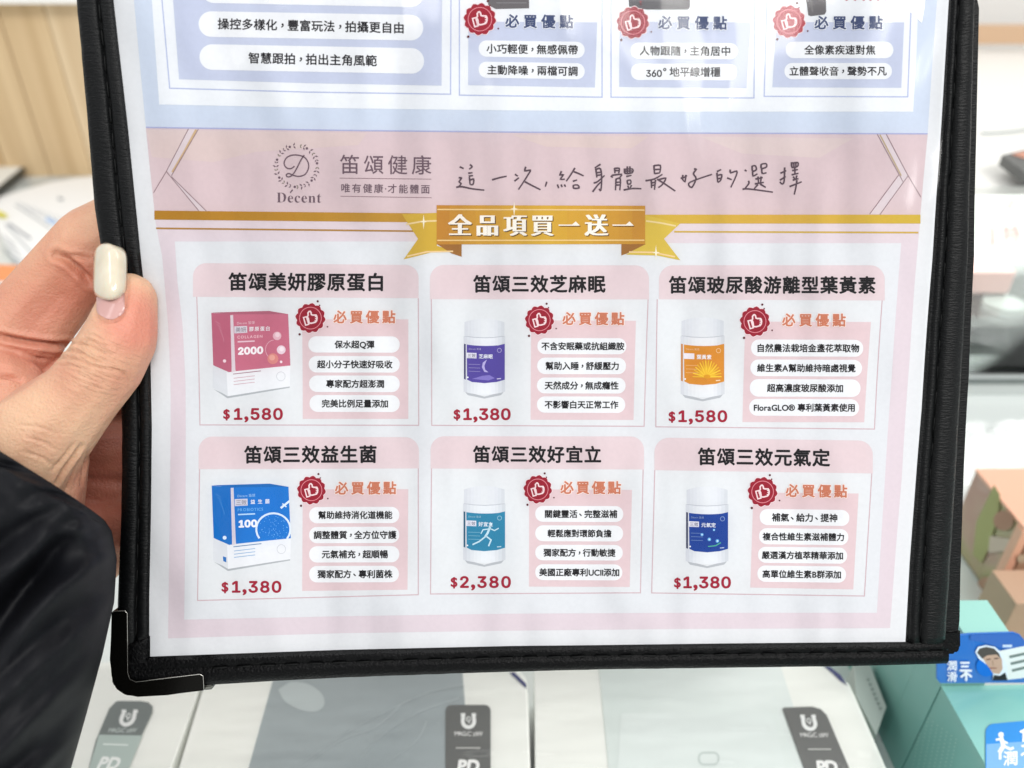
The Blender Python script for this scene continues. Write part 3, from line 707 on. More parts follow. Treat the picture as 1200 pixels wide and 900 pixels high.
top_card((880, 0), 5, [(96, -100), (77, 565), (918, 568), (943, -100)], [(147, 130), (897, 132), (880, 515), (125, 512)],
         [(203, 833, 245, 342, 0, '全像素疾速對焦', 310, 727), (195, 825, 370, 465, 0, '立體聲收音，聲勢不凡', 222, 793)], (222, 128, 94), (358, 778, 134, 134), 'ad3442', pic_c)

# brand header band
h = Print('brand_header', PS)
h.poly([(171, 150.2), (400, 153.7), (700, 156.7), (1087, 157.6), (1083, 200), (1078.5, 252), (760, 252), (512, 250.5), (350, 248.5), (181, 246.8), (176, 200)], PINKH, 1)
for P_, c_ in (([(172, 152), (430, 156), (420, 170), (300, 178), (250, 190), (178, 184)], 'd8c5c2'), ([(600, 158), (760, 160), (740, 174), (640, 172)], 'd9c6c2'), ([(820, 160), (1000, 162), (960, 185), (870, 180)], 'd9c8c6')): h.poly(P_, c_, 1.5)
for P_ in ([(221.5, 151.5), (232, 152), (202, 205), (195.5, 200)], [(196, 202), (202, 207), (242, 247.5), (233.5, 247.3)], [(1029, 158), (1038, 158), (1063.5, 206), (1058, 212)], [(1053.5, 206), (1063, 207), (1031, 251), (1019.5, 251)]): h.poly(P_, 'd9ccd0', 1.8)
for P_ in ([(221, 151), (195, 201), (180, 226)], [(195, 201), (233, 247)], [(201, 207), (242, 247.5)], [(232.5, 151.5), (201, 206)]): h.line(P_, .9, '8d7378', 2.5)
h.line([(230, 152), (215, 180), (202, 202)], 2.6, 'c9ab84', 2.2)
for P_ in ([(1028, 157.5), (1058, 213)], [(1038.5, 157.5), (1064, 206), (1079, 231)], [(1053, 205), (1019, 251)], [(1064, 206), (1031, 251.5)]): h.line(P_, .9, '8d7378', 2.5)
h.line([(1031, 158), (1056, 206)], 1.6, 'b5a07c', 2.2)
HB = h.build()
g = Print('brand_lettering', HB); INKB = '6a5560'
g.text('笛頌健康', 396, 192.6, 507, 193.6, INKB, 3, em=24, bold=.006, dirs=4); g.line([(398, 208.8), (505.5, 210)], .8, '8d7378'); g.line([(399, 230), (506, 231.8)], .8, '8d7378')
g.text('唯有健康·才能體面', 398.5, 220.3, 504.5, 221.8, INKB, 3, em=11.2, bold=.012, dirs=4)
g.text('𝐃𝐞𝐜𝐞𝐧𝐭', 323.5, 230.8, 376.5, 231.2, INKB, 3, em=17, bold=0, offset=-.006); g.line([(340.2, 226.0), (343.0, 222.4)], 1.5, INKB, 4); g.build()
g = Print('wreath_logo', HB)
for i in range(34):
    a = R(-90 + 9 + i*(342/33)); r_ = 24.2; cx, cy = 347.7+r_*math.cos(a), 195+r_*math.sin(a)
    if i % 5 == 2: g.disc(cx, cy, 1.5, INKB, 3+.1*(i % 4), 10); continue
    for sd in (-1, 1):
        d = a+sd*(.55 if i % 2 else .8)+(0 if sd > 0 else math.pi); L_ = 4.4 if i % 2 else 3.4
        g.poly([(cx, cy), (cx+L_*.5*math.cos(d-.42), cy+L_*.5*math.sin(d-.42)), (cx+L_*math.cos(d), cy+L_*math.sin(d)), (cx+L_*.5*math.cos(d+.42), cy+L_*.5*math.sin(d+.42))], INKB if i % 4 else '74705c', 3+.1*(i % 4))
Z = lambda pts: [(300+x/10.59, 160+y/10.59) for x, y in pts]
g.line(spl(Z([(480, 370), (430, 400), (375, 385), (350, 330), (380, 265), (450, 232), (540, 235), (610, 265), (650, 330), (650, 400), (610, 470), (540, 495), (470, 485), (410, 460), (378, 475), (390, 500), (430, 495), (475, 450), (520, 370), (560, 290), (600, 230)])), 1.5, INKB, 3.5); g.build()
g = Print('handwritten_slogan', HB)
G1 = [[(160,90),(200,108)],[(262,68),(285,90),(255,115)],[(245,155),(290,150)],[(250,185),(295,178)],[(258,195),(265,270)],[(262,225),(300,215),(295,265),(268,270)],[(150,200),(178,205),(155,240),(175,260),(150,290)],[(125,297),(180,290),(290,312),(408,325)],[(485,222),(560,200),(632,185)],[(715,165),(745,185)],[(710,235),(755,200)],[(825,90),(815,130),(870,125),(850,165),(800,245),(750,318)],[(815,240),(890,280),(972,320)],[(1035,240),(1020,290)]]
G2 = [[(65,165),(50,200),(80,200),(55,240),(95,240)],[(25,290),(38,325)],[(60,290),(70,315)],[(90,290),(102,312)],[(190,135),(150,200),(108,260)],[(180,170),(230,190),(272,210)],[(170,260),(210,248)],[(175,295),(180,325),(228,322),(215,295),(175,297)],
[(430,100),(375,135)],[(385,140),(395,225)],[(385,150),(430,145),(440,250),(432,345),(415,330)],[(395,180),(430,175)],[(395,205),(432,200)],[(365,275),(400,265),(468,205)],[(355,360),(400,300),(435,265)],
[(560,135),(565,185)],[(560,140),(605,140),(600,185)],[(565,160),(600,160)],[(525,210),(545,225)],[(535,205),(625,195),(610,225)],[(575,235),(570,345)],[(575,240),(615,238),(610,345)],[(578,270),(610,268)],[(578,295),(610,295)],[(655,140),(660,185),(725,180),(728,145),(655,148)],[(680,120),(682,182)],[(705,120),(705,182)],[(660,165),(725,163)],[(670,215),(720,205)],[(680,250),(685,285),(712,280),(710,250),(680,252)],[(685,300),(695,330)],[(720,295),(705,330)],[(645,342),(730,328),(812,330)],
[(930,110),(935,190)],[(930,115),(990,112),(985,180)],[(935,150),(985,148)],[(935,188),(985,182)],[(850,255),(930,240),(1010,195)],[(905,250),(908,325)],[(945,245),(935,340)],[(908,275),(940,270)],[(908,300),(938,295)],[(975,245),(1040,232),(1010,290),(970,320)],[(960,240),(1040,290),(1130,352)]]
G3 = [[(20,230),(45,228),(80,205)],[(42,200),(38,240),(60,265)],[(70,200),(62,270)],[(145,145),(165,150),(140,190),(165,235),(125,318),(95,280),(180,240),(315,195)],[(360,170),(400,150)],[(360,180),(368,270)],[(365,205),(405,200),(395,250),(368,272)],[(372,235),(400,232)],[(485,150),(490,180),(545,165),(540,210),(490,318)],[(455,228),(500,245)],
[(620,155),(640,165)],[(690,115),(695,165),(730,150),(720,115),(690,118)],[(695,170),(700,210),(740,190)],[(775,100),(778,140),(825,125),(820,95),(775,100)],[(780,140),(785,185),(825,180)],[(720,240),(790,225)],[(745,215),(750,275)],[(775,215),(770,270)],[(715,285),(800,270)],[(745,290),(710,330)],[(765,285),(818,318)],[(655,255),(660,280),(625,325)],[(600,335),(660,332),(885,362)],
[(955,185),(1010,160)],[(995,130),(990,260),(970,285),(950,265)],[(950,250),(1005,215)],[(1060,80),(1065,130),(1115,120),(1118,85),(1060,90)],[(1080,88),(1082,125)],[(1100,85),(1100,122)],[(1065,160),(1120,150)],[(1090,130),(1092,190)],[(1060,200),(1125,185)],[(1075,215),(1090,240)],[(1110,205),(1100,240)],[(1070,250),(1125,235)],[(1040,310),(1155,265)],[(1110,250),(1100,320),(1085,385)]]
for G, ox, oy, sc_ in ((G1, 520, 185, 8.571), (G2, 650, 180, 8.0), (G3, 795, 180, 8.0)):
    for q, st_ in enumerate(G):
        P_ = [(ox+x/sc_, oy+y/sc_) for x, y in st_]
        g.line(spl(P_, 3) if len(P_) > 2 else P_, 2.2, '57454f', 3+(q % 9)*.08, wid2=1.7)
g.build()

# pink frame of the lower section
f = Print('pink_frame', PS)
f.poly([(182, 258), (186, 280), (190, 300), (197, 380), (200, 450), (199, 600), (197, 748), (400, 742), (600, 739), (800, 737), (1043, 736), (1050, 640), (1056.7, 560), (1066, 420), (1072, 330), (1078, 262)], PINKF, 1)
f.poly([(205, 283), (208, 330), (214, 380), (217.5, 450), (217.5, 600), (216, 726), (400, 722), (600, 719), (800, 718), (1027.5, 718), (1032, 640), (1037, 560), (1045, 440), (1051, 350), (1056, 285), (800, 285), (500, 283)], 'dee0e3', 2)
f.build()
gs = Print('gold_stripe', PS)
for i in range(10):
    x0, x1 = 181+i*33.1, 181+(i+1)*33.1; k_ = i/9; gs.poly([(x0, 246.8+.34*i*1.0), (x1, 246.8+.34*(i+1)), (x1, 257.4+.34*(i+1)), (x0, 257.4+.34*i)], mix('b07d1c', 'bd9032', k_), 2.6)
gs.line([(183, 267.6), (330, 269.2), (490, 271)], 2.0, 'ab7f3a', 2.6); gs.build(); gs = Print('gold_stripe', PS)
for i in range(10):
    x0, x1 = 756+i*32.25, 756+(i+1)*32.25; gs.poly([(x0, 251.6), (x1, 251.6), (x1, 262), (x0, 262)], mix('d1a844', 'cdb03a', abs(i-4)/6), 2.6)
gs.line([(790, 271.6), (1076, 272.6)], 2.0, 'c9a94a', 2.6); gs.build()
rb = Print('ribbon', PS)
rb.poly([(471, 251), (512, 249.5), (512, 288), (532, 294.5), (505, 296), (473, 304), (490, 280)], 'cdaa3c', 4)
rb.poly([(756, 252), (797, 262), (778, 280), (797, 305), (770, 299.5), (733, 298.5), (756, 286)], 'd3b84a', 4)
rb.poly([(512, 286), (541, 286), (541, 301), (529, 297)], '9c6a30', 4.3); rb.poly([(728, 286), (757, 286), (735, 297), (728, 299.5)], '9c6a30', 4.3)
rb.line([(476, 263), (495, 259.5), (512, 258.8)], 2, 'e6cf9a', 4.5); rb.line([(757, 259), (775, 261.5), (792, 265)], 2, 'e6d29a', 4.5)
rb.line([(477, 300.5), (500, 295.2), (531, 294.6)], 1.8, 'eccd98', 4.5); rb.line([(737, 295.4), (765, 295.8), (791, 301)], 1.8, 'eccd98', 4.5)
n = 16
for i in range(n):
    a, b = i/n, (i+1)/n; ga = mix('bd8430', 'd3a838', (1-abs(2*a-1))**.7); ga = ga
    rb.poly([(511.7+244.3*a, 240.5+.7*a), (511.7+244.3*b, 240.5+.7*b), (511.7+244.3*b, 286.5-.4*b), (511.7+244.3*a, 286.5-.4*a)], ga, 5)
rb.line([(512.5, 245.6), (755, 246.3)], 1.5, 'e8cc8e', 6); rb.line([(512.5, 281.8), (755, 281.6)], 1.5, 'e8cc8e', 6)
for x_, y_, r_ in ((496.5, 260, 9), (602.5, 245, 9), (768.5, 296, 9)):
    rb.poly([(x_-r_*.12, y_), (x_, y_-r_), (x_+r_*.12, y_), (x_, y_+r_)], 'f6efd8', 6.6); rb.poly([(x_-r_*.5, y_), (x_, y_-r_*.12), (x_+r_*.5, y_), (x_, y_+r_*.12)], 'f6efd8', 6.8)
RB = rb.build()
r_ = Print('ribbon_lettering', RB)
for lay, dx, dy, c_ in ((7, 1.1, 1.0, '5a3c14'), (8.2, 0, 0, 'f7f3ea')):
    for ch, x0, x1 in (('全', 526, 551), ('品', 558, 583), ('項', 590.5, 615.5), ('買', 623, 647), ('送', 685.5, 711)):
        r_.text(ch, x0+dx, 263.9+dy, x1+dx, 263.9+dy, c_, lay, em=27, horiz=.05)
    for x0 in (654.5, 717.5):
        r_.line([(x0+dx, 264+dy), (x0+24+dx, 264+dy)], 1.4, c_, lay); r_.poly([(x0+15+dx, 264+dy), (x0+20+dx, 259.6+dy), (x0+25+dx, 264.6+dy)], c_, lay+.2)
r_.build()

# ---------------------------------------------------------------- the six product cards
def bottle(par, x0, x1, y0, y1, lab, dark, txt, deco, label=None):
    s = Print('product_picture', par); W, H = x1-x0, y1-y0
    f = lambda a, b: (x0+W*a, y0+H*b)
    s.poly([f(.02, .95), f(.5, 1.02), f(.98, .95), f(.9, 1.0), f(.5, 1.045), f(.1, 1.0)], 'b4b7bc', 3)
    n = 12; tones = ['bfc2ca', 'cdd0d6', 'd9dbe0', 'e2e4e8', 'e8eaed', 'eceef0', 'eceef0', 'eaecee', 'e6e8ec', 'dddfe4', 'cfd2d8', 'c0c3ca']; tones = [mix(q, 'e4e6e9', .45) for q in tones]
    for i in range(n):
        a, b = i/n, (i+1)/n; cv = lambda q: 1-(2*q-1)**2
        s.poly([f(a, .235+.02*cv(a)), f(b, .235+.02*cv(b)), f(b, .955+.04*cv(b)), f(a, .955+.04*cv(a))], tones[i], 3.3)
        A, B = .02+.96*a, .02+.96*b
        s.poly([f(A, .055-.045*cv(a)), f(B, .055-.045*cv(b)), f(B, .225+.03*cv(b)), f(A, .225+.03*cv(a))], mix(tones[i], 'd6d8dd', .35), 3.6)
    s.line([f(.02, .235), f(.25, .252), f(.5, .258), f(.75, .252), f(.98, .235)], .8, 'b9bcc4', 4)
    s.poly([f(.01, .335), f(.05, .34), f(.05, .80), f(.01, .79)], dark, 4)
    P_ = [f(.075, .345)] + [f(.075+.915*i/6, .345+.018*(1-(i/3-1)**2)*(-1 if False else 1)) for i in range(1, 6)] + [f(.99, .335), f(.99, .80), f(.8, .83), f(.5, .845), f(.2, .83), f(.085, .80)]
    s.poly(P_, lab, 4)
    s.poly([f(.07, .45), f(.31, .455), f(.31, .525), f(.07, .52)], 'e6e4ee', 5)
    s.text('三效' if txt[1] else '雙效', *f(.09, .488), *f(.29, .49), '6b6a80', 6, bold=.01, dirs=4) if txt[1] is not None else None
    s.text(txt[0], *f(.36, .497), *f(.70, .5), 'eef0f6', 5.5, bold=.02, dirs=4)
    s.text('Décent 笛頌', *f(.12, .40), *f(.42, .405), mix(lab, 'ffffff', .55), 5.5, bold=.0)
    for i in range(3): s.line([f(.12, .60+.045*i), f(.40, .605+.045*i)], .7, mix(lab, 'ffffff', .35), 5)
    s.disc(*f(.10, .77), 1.0, 'f4f6fa', 5.5, 8); s.line([f(.80, .79), f(.90, .785)], 1.1, mix(lab, 'ffffff', .7), 5)
    s.line([f(.86+.05*math.cos(a_), .42+.05*math.sin(a_)*.55) for a_ in [i*math.tau/10 for i in range(11)]], .7, mix(lab, 'ffffff', .5), 5)
    deco(s, f)
    s.build()
def deco_moon(s, f):
    s.poly([f(.56, .54), f(.46, .58), f(.44, .64), f(.50, .70), f(.60, .705), f(.52, .67), f(.50, .62)], 'b7aede', 5.5); s.poly([f(.2, .79), f(.45, .75), f(.62, .74), f(.75, .78), f(.6, .81), f(.4, .80)], '8377c2', 5)
def deco_flower(s, f):
    for i in range(16):
        a = math.pi+i*math.pi/15; s.line([f(.6+.04*math.cos(a), .74+.02*math.sin(a)), f(.6+.33*math.cos(a), .74+.20*math.sin(a))], 2.4, ('e3b62c', 'efc838')[i % 2], 5.2+i*.03, wid2=1.2)
    s.disc(*f(.6, .74), 4, 'd89a1e', 6, 12, ry=2.5)
def deco_run(s, f):
    s.disc(*f(.66, .50), 1.6, 'c9e4ee', 5.6, 8)
    for P_, w_ in (([(.64, .53), (.58, .61), (.52, .66)], 2.6), ([(.62, .55), (.74, .58), (.84, .55)], 1.3), ([(.60, .56), (.47, .57), (.42, .62)], 1.3), ([(.54, .65), (.66, .70), (.60, .78)], 1.7), ([(.52, .66), (.38, .72), (.22, .76)], 1.7)):
        s.line([f(*q) for q in P_], w_, 'c9e4ee', 5.6)
def deco_star(s, f):
    for x_, y_, r in ((.38, .62, 1.8), (.66, .56, 1.4), (.55, .68, 2.1), (.74, .70, 2.1)): s.disc(*f(x_, y_), r, '69b8ec', 5.4, 10); s.disc(*f(x_, y_), r*.45, 'e4f4ff', 5.8, 8)
    s.line([f(.52, .77), f(.70, .76), f(.82, .72)], 1.2, '4fb28e', 5.4)
def carton(par, ox, oy, main, dark, big, name, tagt, eng, kind):
    s = Print('product_picture', par); k_ = 7.5; X = lambda x, y: (ox+x/k_, oy+y/k_)
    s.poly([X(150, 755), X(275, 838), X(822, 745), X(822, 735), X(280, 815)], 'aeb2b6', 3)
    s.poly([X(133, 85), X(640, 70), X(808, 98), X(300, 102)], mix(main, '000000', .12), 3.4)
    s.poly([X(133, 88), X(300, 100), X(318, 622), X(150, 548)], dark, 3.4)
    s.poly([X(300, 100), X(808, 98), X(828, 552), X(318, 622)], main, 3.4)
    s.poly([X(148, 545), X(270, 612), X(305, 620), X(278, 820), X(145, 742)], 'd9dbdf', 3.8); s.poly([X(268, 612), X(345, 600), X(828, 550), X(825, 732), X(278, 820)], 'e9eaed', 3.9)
    s.poly([X(300, 108), X(325, 106), X(345, 575), X(348, 602), X(312, 612), X(312, 560)], 'dcd2d8', 4.2)
    s.poly([X(335, 206), X(448, 202), X(450, 262), X(336, 268)], 'd8d4dc', 4.5)
    s.text(tagt, *X(345, 236), *X(440, 234), '8b8590', 5, bold=.01, dirs=4); s.text(name, *X(463, 230), *X(652, 224), 'f2f0f3', 5, em=5.6, bold=.02, dirs=4)
    s.text('Décent 笛頌', *X(358, 178), *X(515, 172), 'e8c9d2' if kind else 'a9d3f2', 5, bold=0)
    s.text(eng, *X(358, 300), *X(585, 292), 'f0c8d0' if kind else '6cb6ee', 5, em=4.6, bold=.02, dirs=4)
    s.line([X(365, 342), X(515, 335)], 1.6, 'e9ccd6' if kind else 'bfe0f6', 5)
    s.text(big, *X(364, 410), *(X(585, 400) if len(big) == 4 else X(528, 404)), 'f8f6f8', 5, em=15, bold=.045, xs=1.1)
    if kind:
        s.disc(*X(712, 290), 5, 'e3b9c4', 5, 16); s.disc(*X(715, 280), 2.8, 'efd6dc', 5.5, 12); s.disc(*X(748, 412), 5.2, 'ead6e0', 5, 16); s.disc(*X(752, 405), 2.8, 'f6ecf0', 5.5)
        s.disc(*X(675, 490), 6.4, 'd98b86', 5.2, 18); s.disc(*X(668, 480), 3.4, 'e6aa9c', 5.6); s.disc(*X(747, 518), 1.6, 'f3e4ea', 5, 8)
        s.line([X(690+80*math.cos(a), 410+85*math.sin(a)) for a in [R(120+i*16) for i in range(10)]], .7, 'e6b6c4', 4.8)
        s.disc(*X(250, 510), 2.0, 'f0dbe2', 4.6, 10)
    else:
        s.line([X(675+150*math.cos(a), 470+140*math.sin(a)) for a in [R(145+i*14) for i in range(19)] if 470+140*math.sin(a) < 575], 2.2, 'e3eef8', 5)
        for i in range(60):
            a, r = random.uniform(0, math.tau), math.sqrt(random.random())
            x_, y_ = 675+128*r*math.cos(a), 465+115*r*math.sin(a)
            if y_ < 565: s.disc(*X(x_, y_), .45, '7cc2f2', 5, 6)
        s.line([X(740, 285), X(818, 222)], 2.4, 'e8f3fb', 5); s.line([X(755, 245), X(790, 275)], 1.4, 'e8f3fb', 5.2); s.disc(*X(247, 545), 2.3, 'e3eef8', 4.6, 10); s.poly([X(232, 708), X(262, 718), X(262, 762), X(235, 750)], '2c6fb5', 4.6)
    for i in range(3): s.line([X(330, 662+28*i), X(515, 640+28*i)], .7, mix(main, 'd0d0d4', .5), 5)
    s.line([X(325, 625), X(570, 597)], .9, mix(main, '808088', .5), 5); s.line([X(745+38*math.cos(a), 645+40*math.sin(a)) for a in [i*math.tau/14 for i in range(15)]], .5, 'c2c4ca', 5)
    for i in range(6): s.line([X(170+i*14, 160+i*30), X(215+i*6, 190+i*30)], .6, mix(dark, 'ffffff', .25), 4.4)
    s.build()
CARDS = [
 dict(o=(220, 300), s=4.2857, L=27, R=1160, t0=36, t1=45, h0=205, h1=212, bl=(46, 62), br=(1158, 1160), yb=(848, 850), pan=[(575, 318), (1108, 318), (1108, 818), (578, 818)], title=('笛頌美妍膠原蛋白', 203, 990, 129, 131),
      pills=[(606, 1065, 403, 485, '保水超Q彈', 738, 937), (608, 1065, 502, 585, '超小分子快速好吸收', 650, 1027), (610, 1065, 600, 683, '專家配方超澎潤', 695, 987), (612, 1065, 698, 783, '完美比例足量添加', 673, 1007)], seal=(617, 312, 76), must=(725, 1048, 306, 306), price=('1,580', 180, 210, 226, 477, 779)),
 dict(o=(495, 300), s=4.285, L=38, R=1138, t0=45, t1=47, h0=217, h1=218, bl=(45, 47), br=(1133, 1113), yb=(850, 855), pan=[(546, 323), (1072, 325), (1060, 823), (543, 822)], title=('笛頌三效芝麻眠', 253, 918, 140, 141),
      pills=[(577, 1024, 412, 493, '不含安眠藥或抗組織胺', 597, 1012), (576, 1022, 510, 593, '幫助入睡，舒緩壓力', 617, 987), (575, 1020, 610, 690, '天然成分，無成癮性', 613, 984), (575, 1018, 705, 787, '不影響白天正常工作', 613, 982)], seal=(588, 322, 74), must=(695, 1018, 314, 315), price=('1,380', 158, 188, 200, 441, 780)),
 dict(o=(760, 300), s=4.138, L=50, R=1145, t0=45, t1=45, h0=210, h1=216, bl=(42, 35), br=(1132, 1095), yb=(828, 839), pan=[(469, 318), (1078, 320), (1045, 806), (455, 805)], title=('笛頌玻尿酸游離型葉黃素', 96, 1100, 140, 141),
      pills=[(496, 1040, 405, 487, '自然農法栽培金盞花萃取物', 522, 1020), (493, 1034, 502, 583, '維生素A幫助維持暗處視覺', 525, 1002), (490, 1027, 597, 682, '超高濃度玻尿酸添加', 573, 943), (487, 1020, 693, 775, 'FloraGLO® 專利葉黃素使用', 507, 1001)], seal=(515, 318, 74), must=(638, 960, 310, 311), price=('1,580', 98, 127, 138, 380, 763)),
 dict(o=(220, 505), s=4.2857, L=55, R=1162, t0=28, t1=31, h0=192, h1=188, bl=(60, 50), br=(1158, 1158), yb=(851, 822), pan=[(578, 293), (1108, 292), (1104, 797), (575, 803)], title=('笛頌三效益生菌', 282, 950, 119, 116),
      pills=[(610, 1063, 381, 463, '幫助維持消化道機能', 655, 1027), (610, 1063, 481, 563, '調整體質，全方位守護', 632, 1047), (610, 1063, 578, 660, '元氣補充，超順暢', 673, 1005), (610, 1061, 677, 760, '獨家配方、專利菌株', 652, 1027)], seal=(622, 297, 73), must=(733, 1052, 287, 285), price=('1,380', 173, 201, 216, 470, 768)),
 dict(o=(495, 505), s=4.389, L=42, R=1140, t0=27, t1=28, h0=193, h1=198, bl=(47, 42), br=(1135, 1121), yb=(838, 832), pan=[(549, 300), (1078, 303), (1066, 802), (548, 800)], title=('笛頌三效好宜立', 258, 920, 119, 121),
      pills=[(580, 1033, 385, 467, '關鍵靈活、完整滋補', 627, 1001), (580, 1032, 485, 567, '輕鬆應對環節負擔', 643, 971), (580, 1030, 585, 665, '獨家配方，行動敏捷', 622, 991), (580, 1028, 685, 767, '美國正廠專利UCII添加', 600, 1013)], seal=(593, 300, 74), must=(703, 1024, 290, 291), price=('2,380', 147, 177, 187, 455, 762)),
 dict(o=(760, 505), s=4.138, L=28, R=1087, t0=33, t1=46, h0=190, h1=206, bl=(30, 15), br=(1082, 1046), yb=(785, 800), pan=[(508, 298), (1018, 303), (992, 768), (493, 759)], title=('笛頌三效元氣定', 236, 879, 123, 130),
      pills=[(538, 973, 379, 457, '補氣、給力、提神', 597, 915), (535, 968, 472, 550, '複合性維生素滋補體力', 552, 948), (530, 962, 562, 640, '嚴選漢方植萃精華添加', 548, 943), (527, 957, 653, 732, '高單位維生素B群添加', 550, 933)], seal=(552, 295, 73), must=(657, 966, 288, 292), price=('1,380', 125, 153, 163, 397, 720)),
]
for ci, d in enumerate(CARDS):
    ox, oy = d['o']; k_ = d['s']; X = lambda x, y: (ox+x/k_, oy+y/k_)
    P = Print('product_card', PS)
    rr = 70 if ci else 66
    L_, R_, t0, t1, h0, h1 = (d[q] for q in ('L', 'R', 't0', 't1', 'h0', 'h1'))
    top = []
    for i in range(9): a = R(180+90*i/8); top.append((L_+rr+rr*math.cos(a), t0+rr+rr*math.sin(a)))
    for i in range(9): a = R(270+90*i/8); top.append((R_-rr+rr*math.cos(a), t1+rr+rr*math.sin(a)))
    P.poly([X(*q) for q in top+[(R_, h1), (L_, h0)]], 'dfcdd0', 3)
    (b0x, b1x), (c0x, c1x), (y0_, y1_) = d['bl'], d['br'], d['yb']
    P.poly([X(b0x, h0), X(c0x, h1), X(c1x, y1_), X(b1x, y0_)], 'e0e2e4', 2.5)
    P.line([X(b0x, h0), X(b1x, y0_), X(c1x, y1_), X(c0x, h1)], 1.15, 'cbadb4', 3)
    P.poly([X(*q) for q in d['pan']], 'dec7ca', 3)
    card = P.build()
    T = Print('card_title', card); tt, x0, x1, ya, yb_ = d['title']; a, b = X(x0, ya), X(x1, yb_)
    T.text(tt, *a, *b, '08060c', 4, k=.955, bold=.03); T.build()
    for (x0, x1, ya, yb_, txt, q0, q1) in d['pills']:
        T = Print('feature_pill', card); a, b = X(x0, ya), X(x1, yb_); dy = {0: .2, 1: .2, 2: .5, 3: -.3, 4: .3, 5: 1.2}[ci]
        T.poly(rrect(a[0], a[1]-dy*.3, b[0], b[1]-dy*.3, (b[1]-a[1])/2*.97, 0, dy, 8), 'eceef0', 4)
        yc = (a[1]+b[1])/2; T.text(txt, X(q0, 0)[0], yc, X(q1, 0)[0], yc+dy*.7, '0c0910', 5, k=1.0, bold=.028); T.build()
    sx, sy, sr = d['seal']; a = X(sx, sy); seal(card, a[0], a[1], sr/k_)
    x0, x1, ya, yb_ = d['must']; a, b = X(x0, ya), X(x1, yb_); must(card, *a, *b, 15.8, 'c8795c', 'f3e4de')
    T = Print('price_lettering', card); tt, s0, s1, q0, q1, yc = d['price']
    a, b = X(s0-2, yc+12), X(s1, yc+12); T.text('$', *a, *b, '9e1230', 4, em=15.5, bold=.03)
    a, b = X(q0-3, yc+1), X(q1, yc+1)
    T.text(tt, *a, *b, '9e1230', 4, em=24.8, bold=.026, xs=1.12); T.build()
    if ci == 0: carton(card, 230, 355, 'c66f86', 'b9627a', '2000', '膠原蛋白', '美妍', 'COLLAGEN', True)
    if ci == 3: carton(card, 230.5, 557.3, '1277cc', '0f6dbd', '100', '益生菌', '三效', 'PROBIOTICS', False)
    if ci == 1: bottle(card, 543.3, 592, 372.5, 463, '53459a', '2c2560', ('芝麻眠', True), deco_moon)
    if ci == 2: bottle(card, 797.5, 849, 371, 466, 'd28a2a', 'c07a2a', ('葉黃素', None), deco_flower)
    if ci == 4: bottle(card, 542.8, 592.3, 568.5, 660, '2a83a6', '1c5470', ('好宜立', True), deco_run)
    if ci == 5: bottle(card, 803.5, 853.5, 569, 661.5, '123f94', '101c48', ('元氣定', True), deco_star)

# clear plastic pocket over the sheet
pk = bpy.data.materials.new('clear_pocket'); pk.use_nodes = True; thin_glass(pk, (.985, .99, .995), 0.8, .14, (1.0, .009, (30, 13, 14)))
cp_ = Print('clear_pocket', folder); cp_.step = 1; cp_.poly(Lp+[(600, 761)]+Rp, pk, .0008)
o = cp_.build(); o.location = -folder.location


# ================================================================ the hand that holds the folder, and its sleeve
skin = mat('skin', 'dfae8e', .48, .35)
N, L, b = nodes(skin)
b.inputs['Subsurface Weight'].default_value = .18; b.inputs['Subsurface Radius'].default_value = (1, .35, .18); b.inputs['Subsurface Scale'].default_value = .0035
tc = N.new('ShaderNodeTexCoord')
def nz(scale, detail=3, st=(1, 1, 1)):
    mp = N.new('ShaderNodeMapping'); mp.inputs['Scale'].default_value = st; n_ = N.new('ShaderNodeTexNoise'); n_.inputs['Scale'].default_value = scale; n_.inputs['Detail'].default_value = detail
    L.new(tc.outputs['Object'], mp.inputs[0]); L.new(mp.outputs[0], n_.inputs[0]); return n_.outputs['Fac']
def ball(p, r0, r1):
    d_ = N.new('ShaderNodeVectorMath'); d_.operation = 'DISTANCE'; L.new(tc.outputs['Object'], d_.inputs[0]); d_.inputs[1].default_value = p
    m_ = N.new('ShaderNodeMapRange'); m_.interpolation_type = 'SMOOTHSTEP'; m_.inputs['From Min'].default_value = r0; m_.inputs['From Max'].default_value = r1
    m_.inputs['To Min'].default_value = 1; m_.inputs['To Max'].default_value = 0; L.new(d_.outputs['Value'], m_.inputs['Value']); return m_.outputs[0]
def mixc(fac, a, c_):
    m_ = N.new('ShaderNodeMix'); m_.data_type = 'RGBA'
    if isinstance(fac, float): m_.inputs[0].default_value = fac
    else: L.new(fac, m_.inputs[0])
    for q, v in ((6, a), (7, c_)):
        if isinstance(v, tuple): m_.inputs[q].default_value = v
        else: L.new(v, m_.inputs[q])
    return m_.outputs[2]
def math_(op, a, c_):
    m_ = N.new('ShaderNodeMath'); m_.operation = op
    for q, v in ((0, a), (1, c_)):
        if isinstance(v, (int, float)): m_.inputs[q].default_value = v
        else: L.new(v, m_.inputs[q])
    return m_.outputs[0]
r_ = N.new('ShaderNodeValToRGB'); r_.color_ramp.elements[0].position = .35; r_.color_ramp.elements[1].position = .68
r_.color_ramp.elements[0].color = lin('d8b090'); r_.color_ramp.elements[1].color = lin('c99076'); L.new(nz(55, 3), r_.inputs[0])
base = r_.outputs[0]
base = mixc(math_('MULTIPLY', ball(at(165, 375, .187), .004, .014), .7), base, lin('cc7868'))       # flushed finger tip
base = mixc(math_('MULTIPLY', ball(at(95, 340, .215), .004, .022), .7), base, lin('c06a55'))
base = mixc(math_('MULTIPLY', ball(at(20, 430, .215), .006, .026), .6), base, lin('cc7868'))
base = mixc(math_('MULTIPLY', ball(at(130, 560, .225), .012, .04), .75), base, lin('96463a'))  # folder's shade on the fingers behind it, painted in dark red
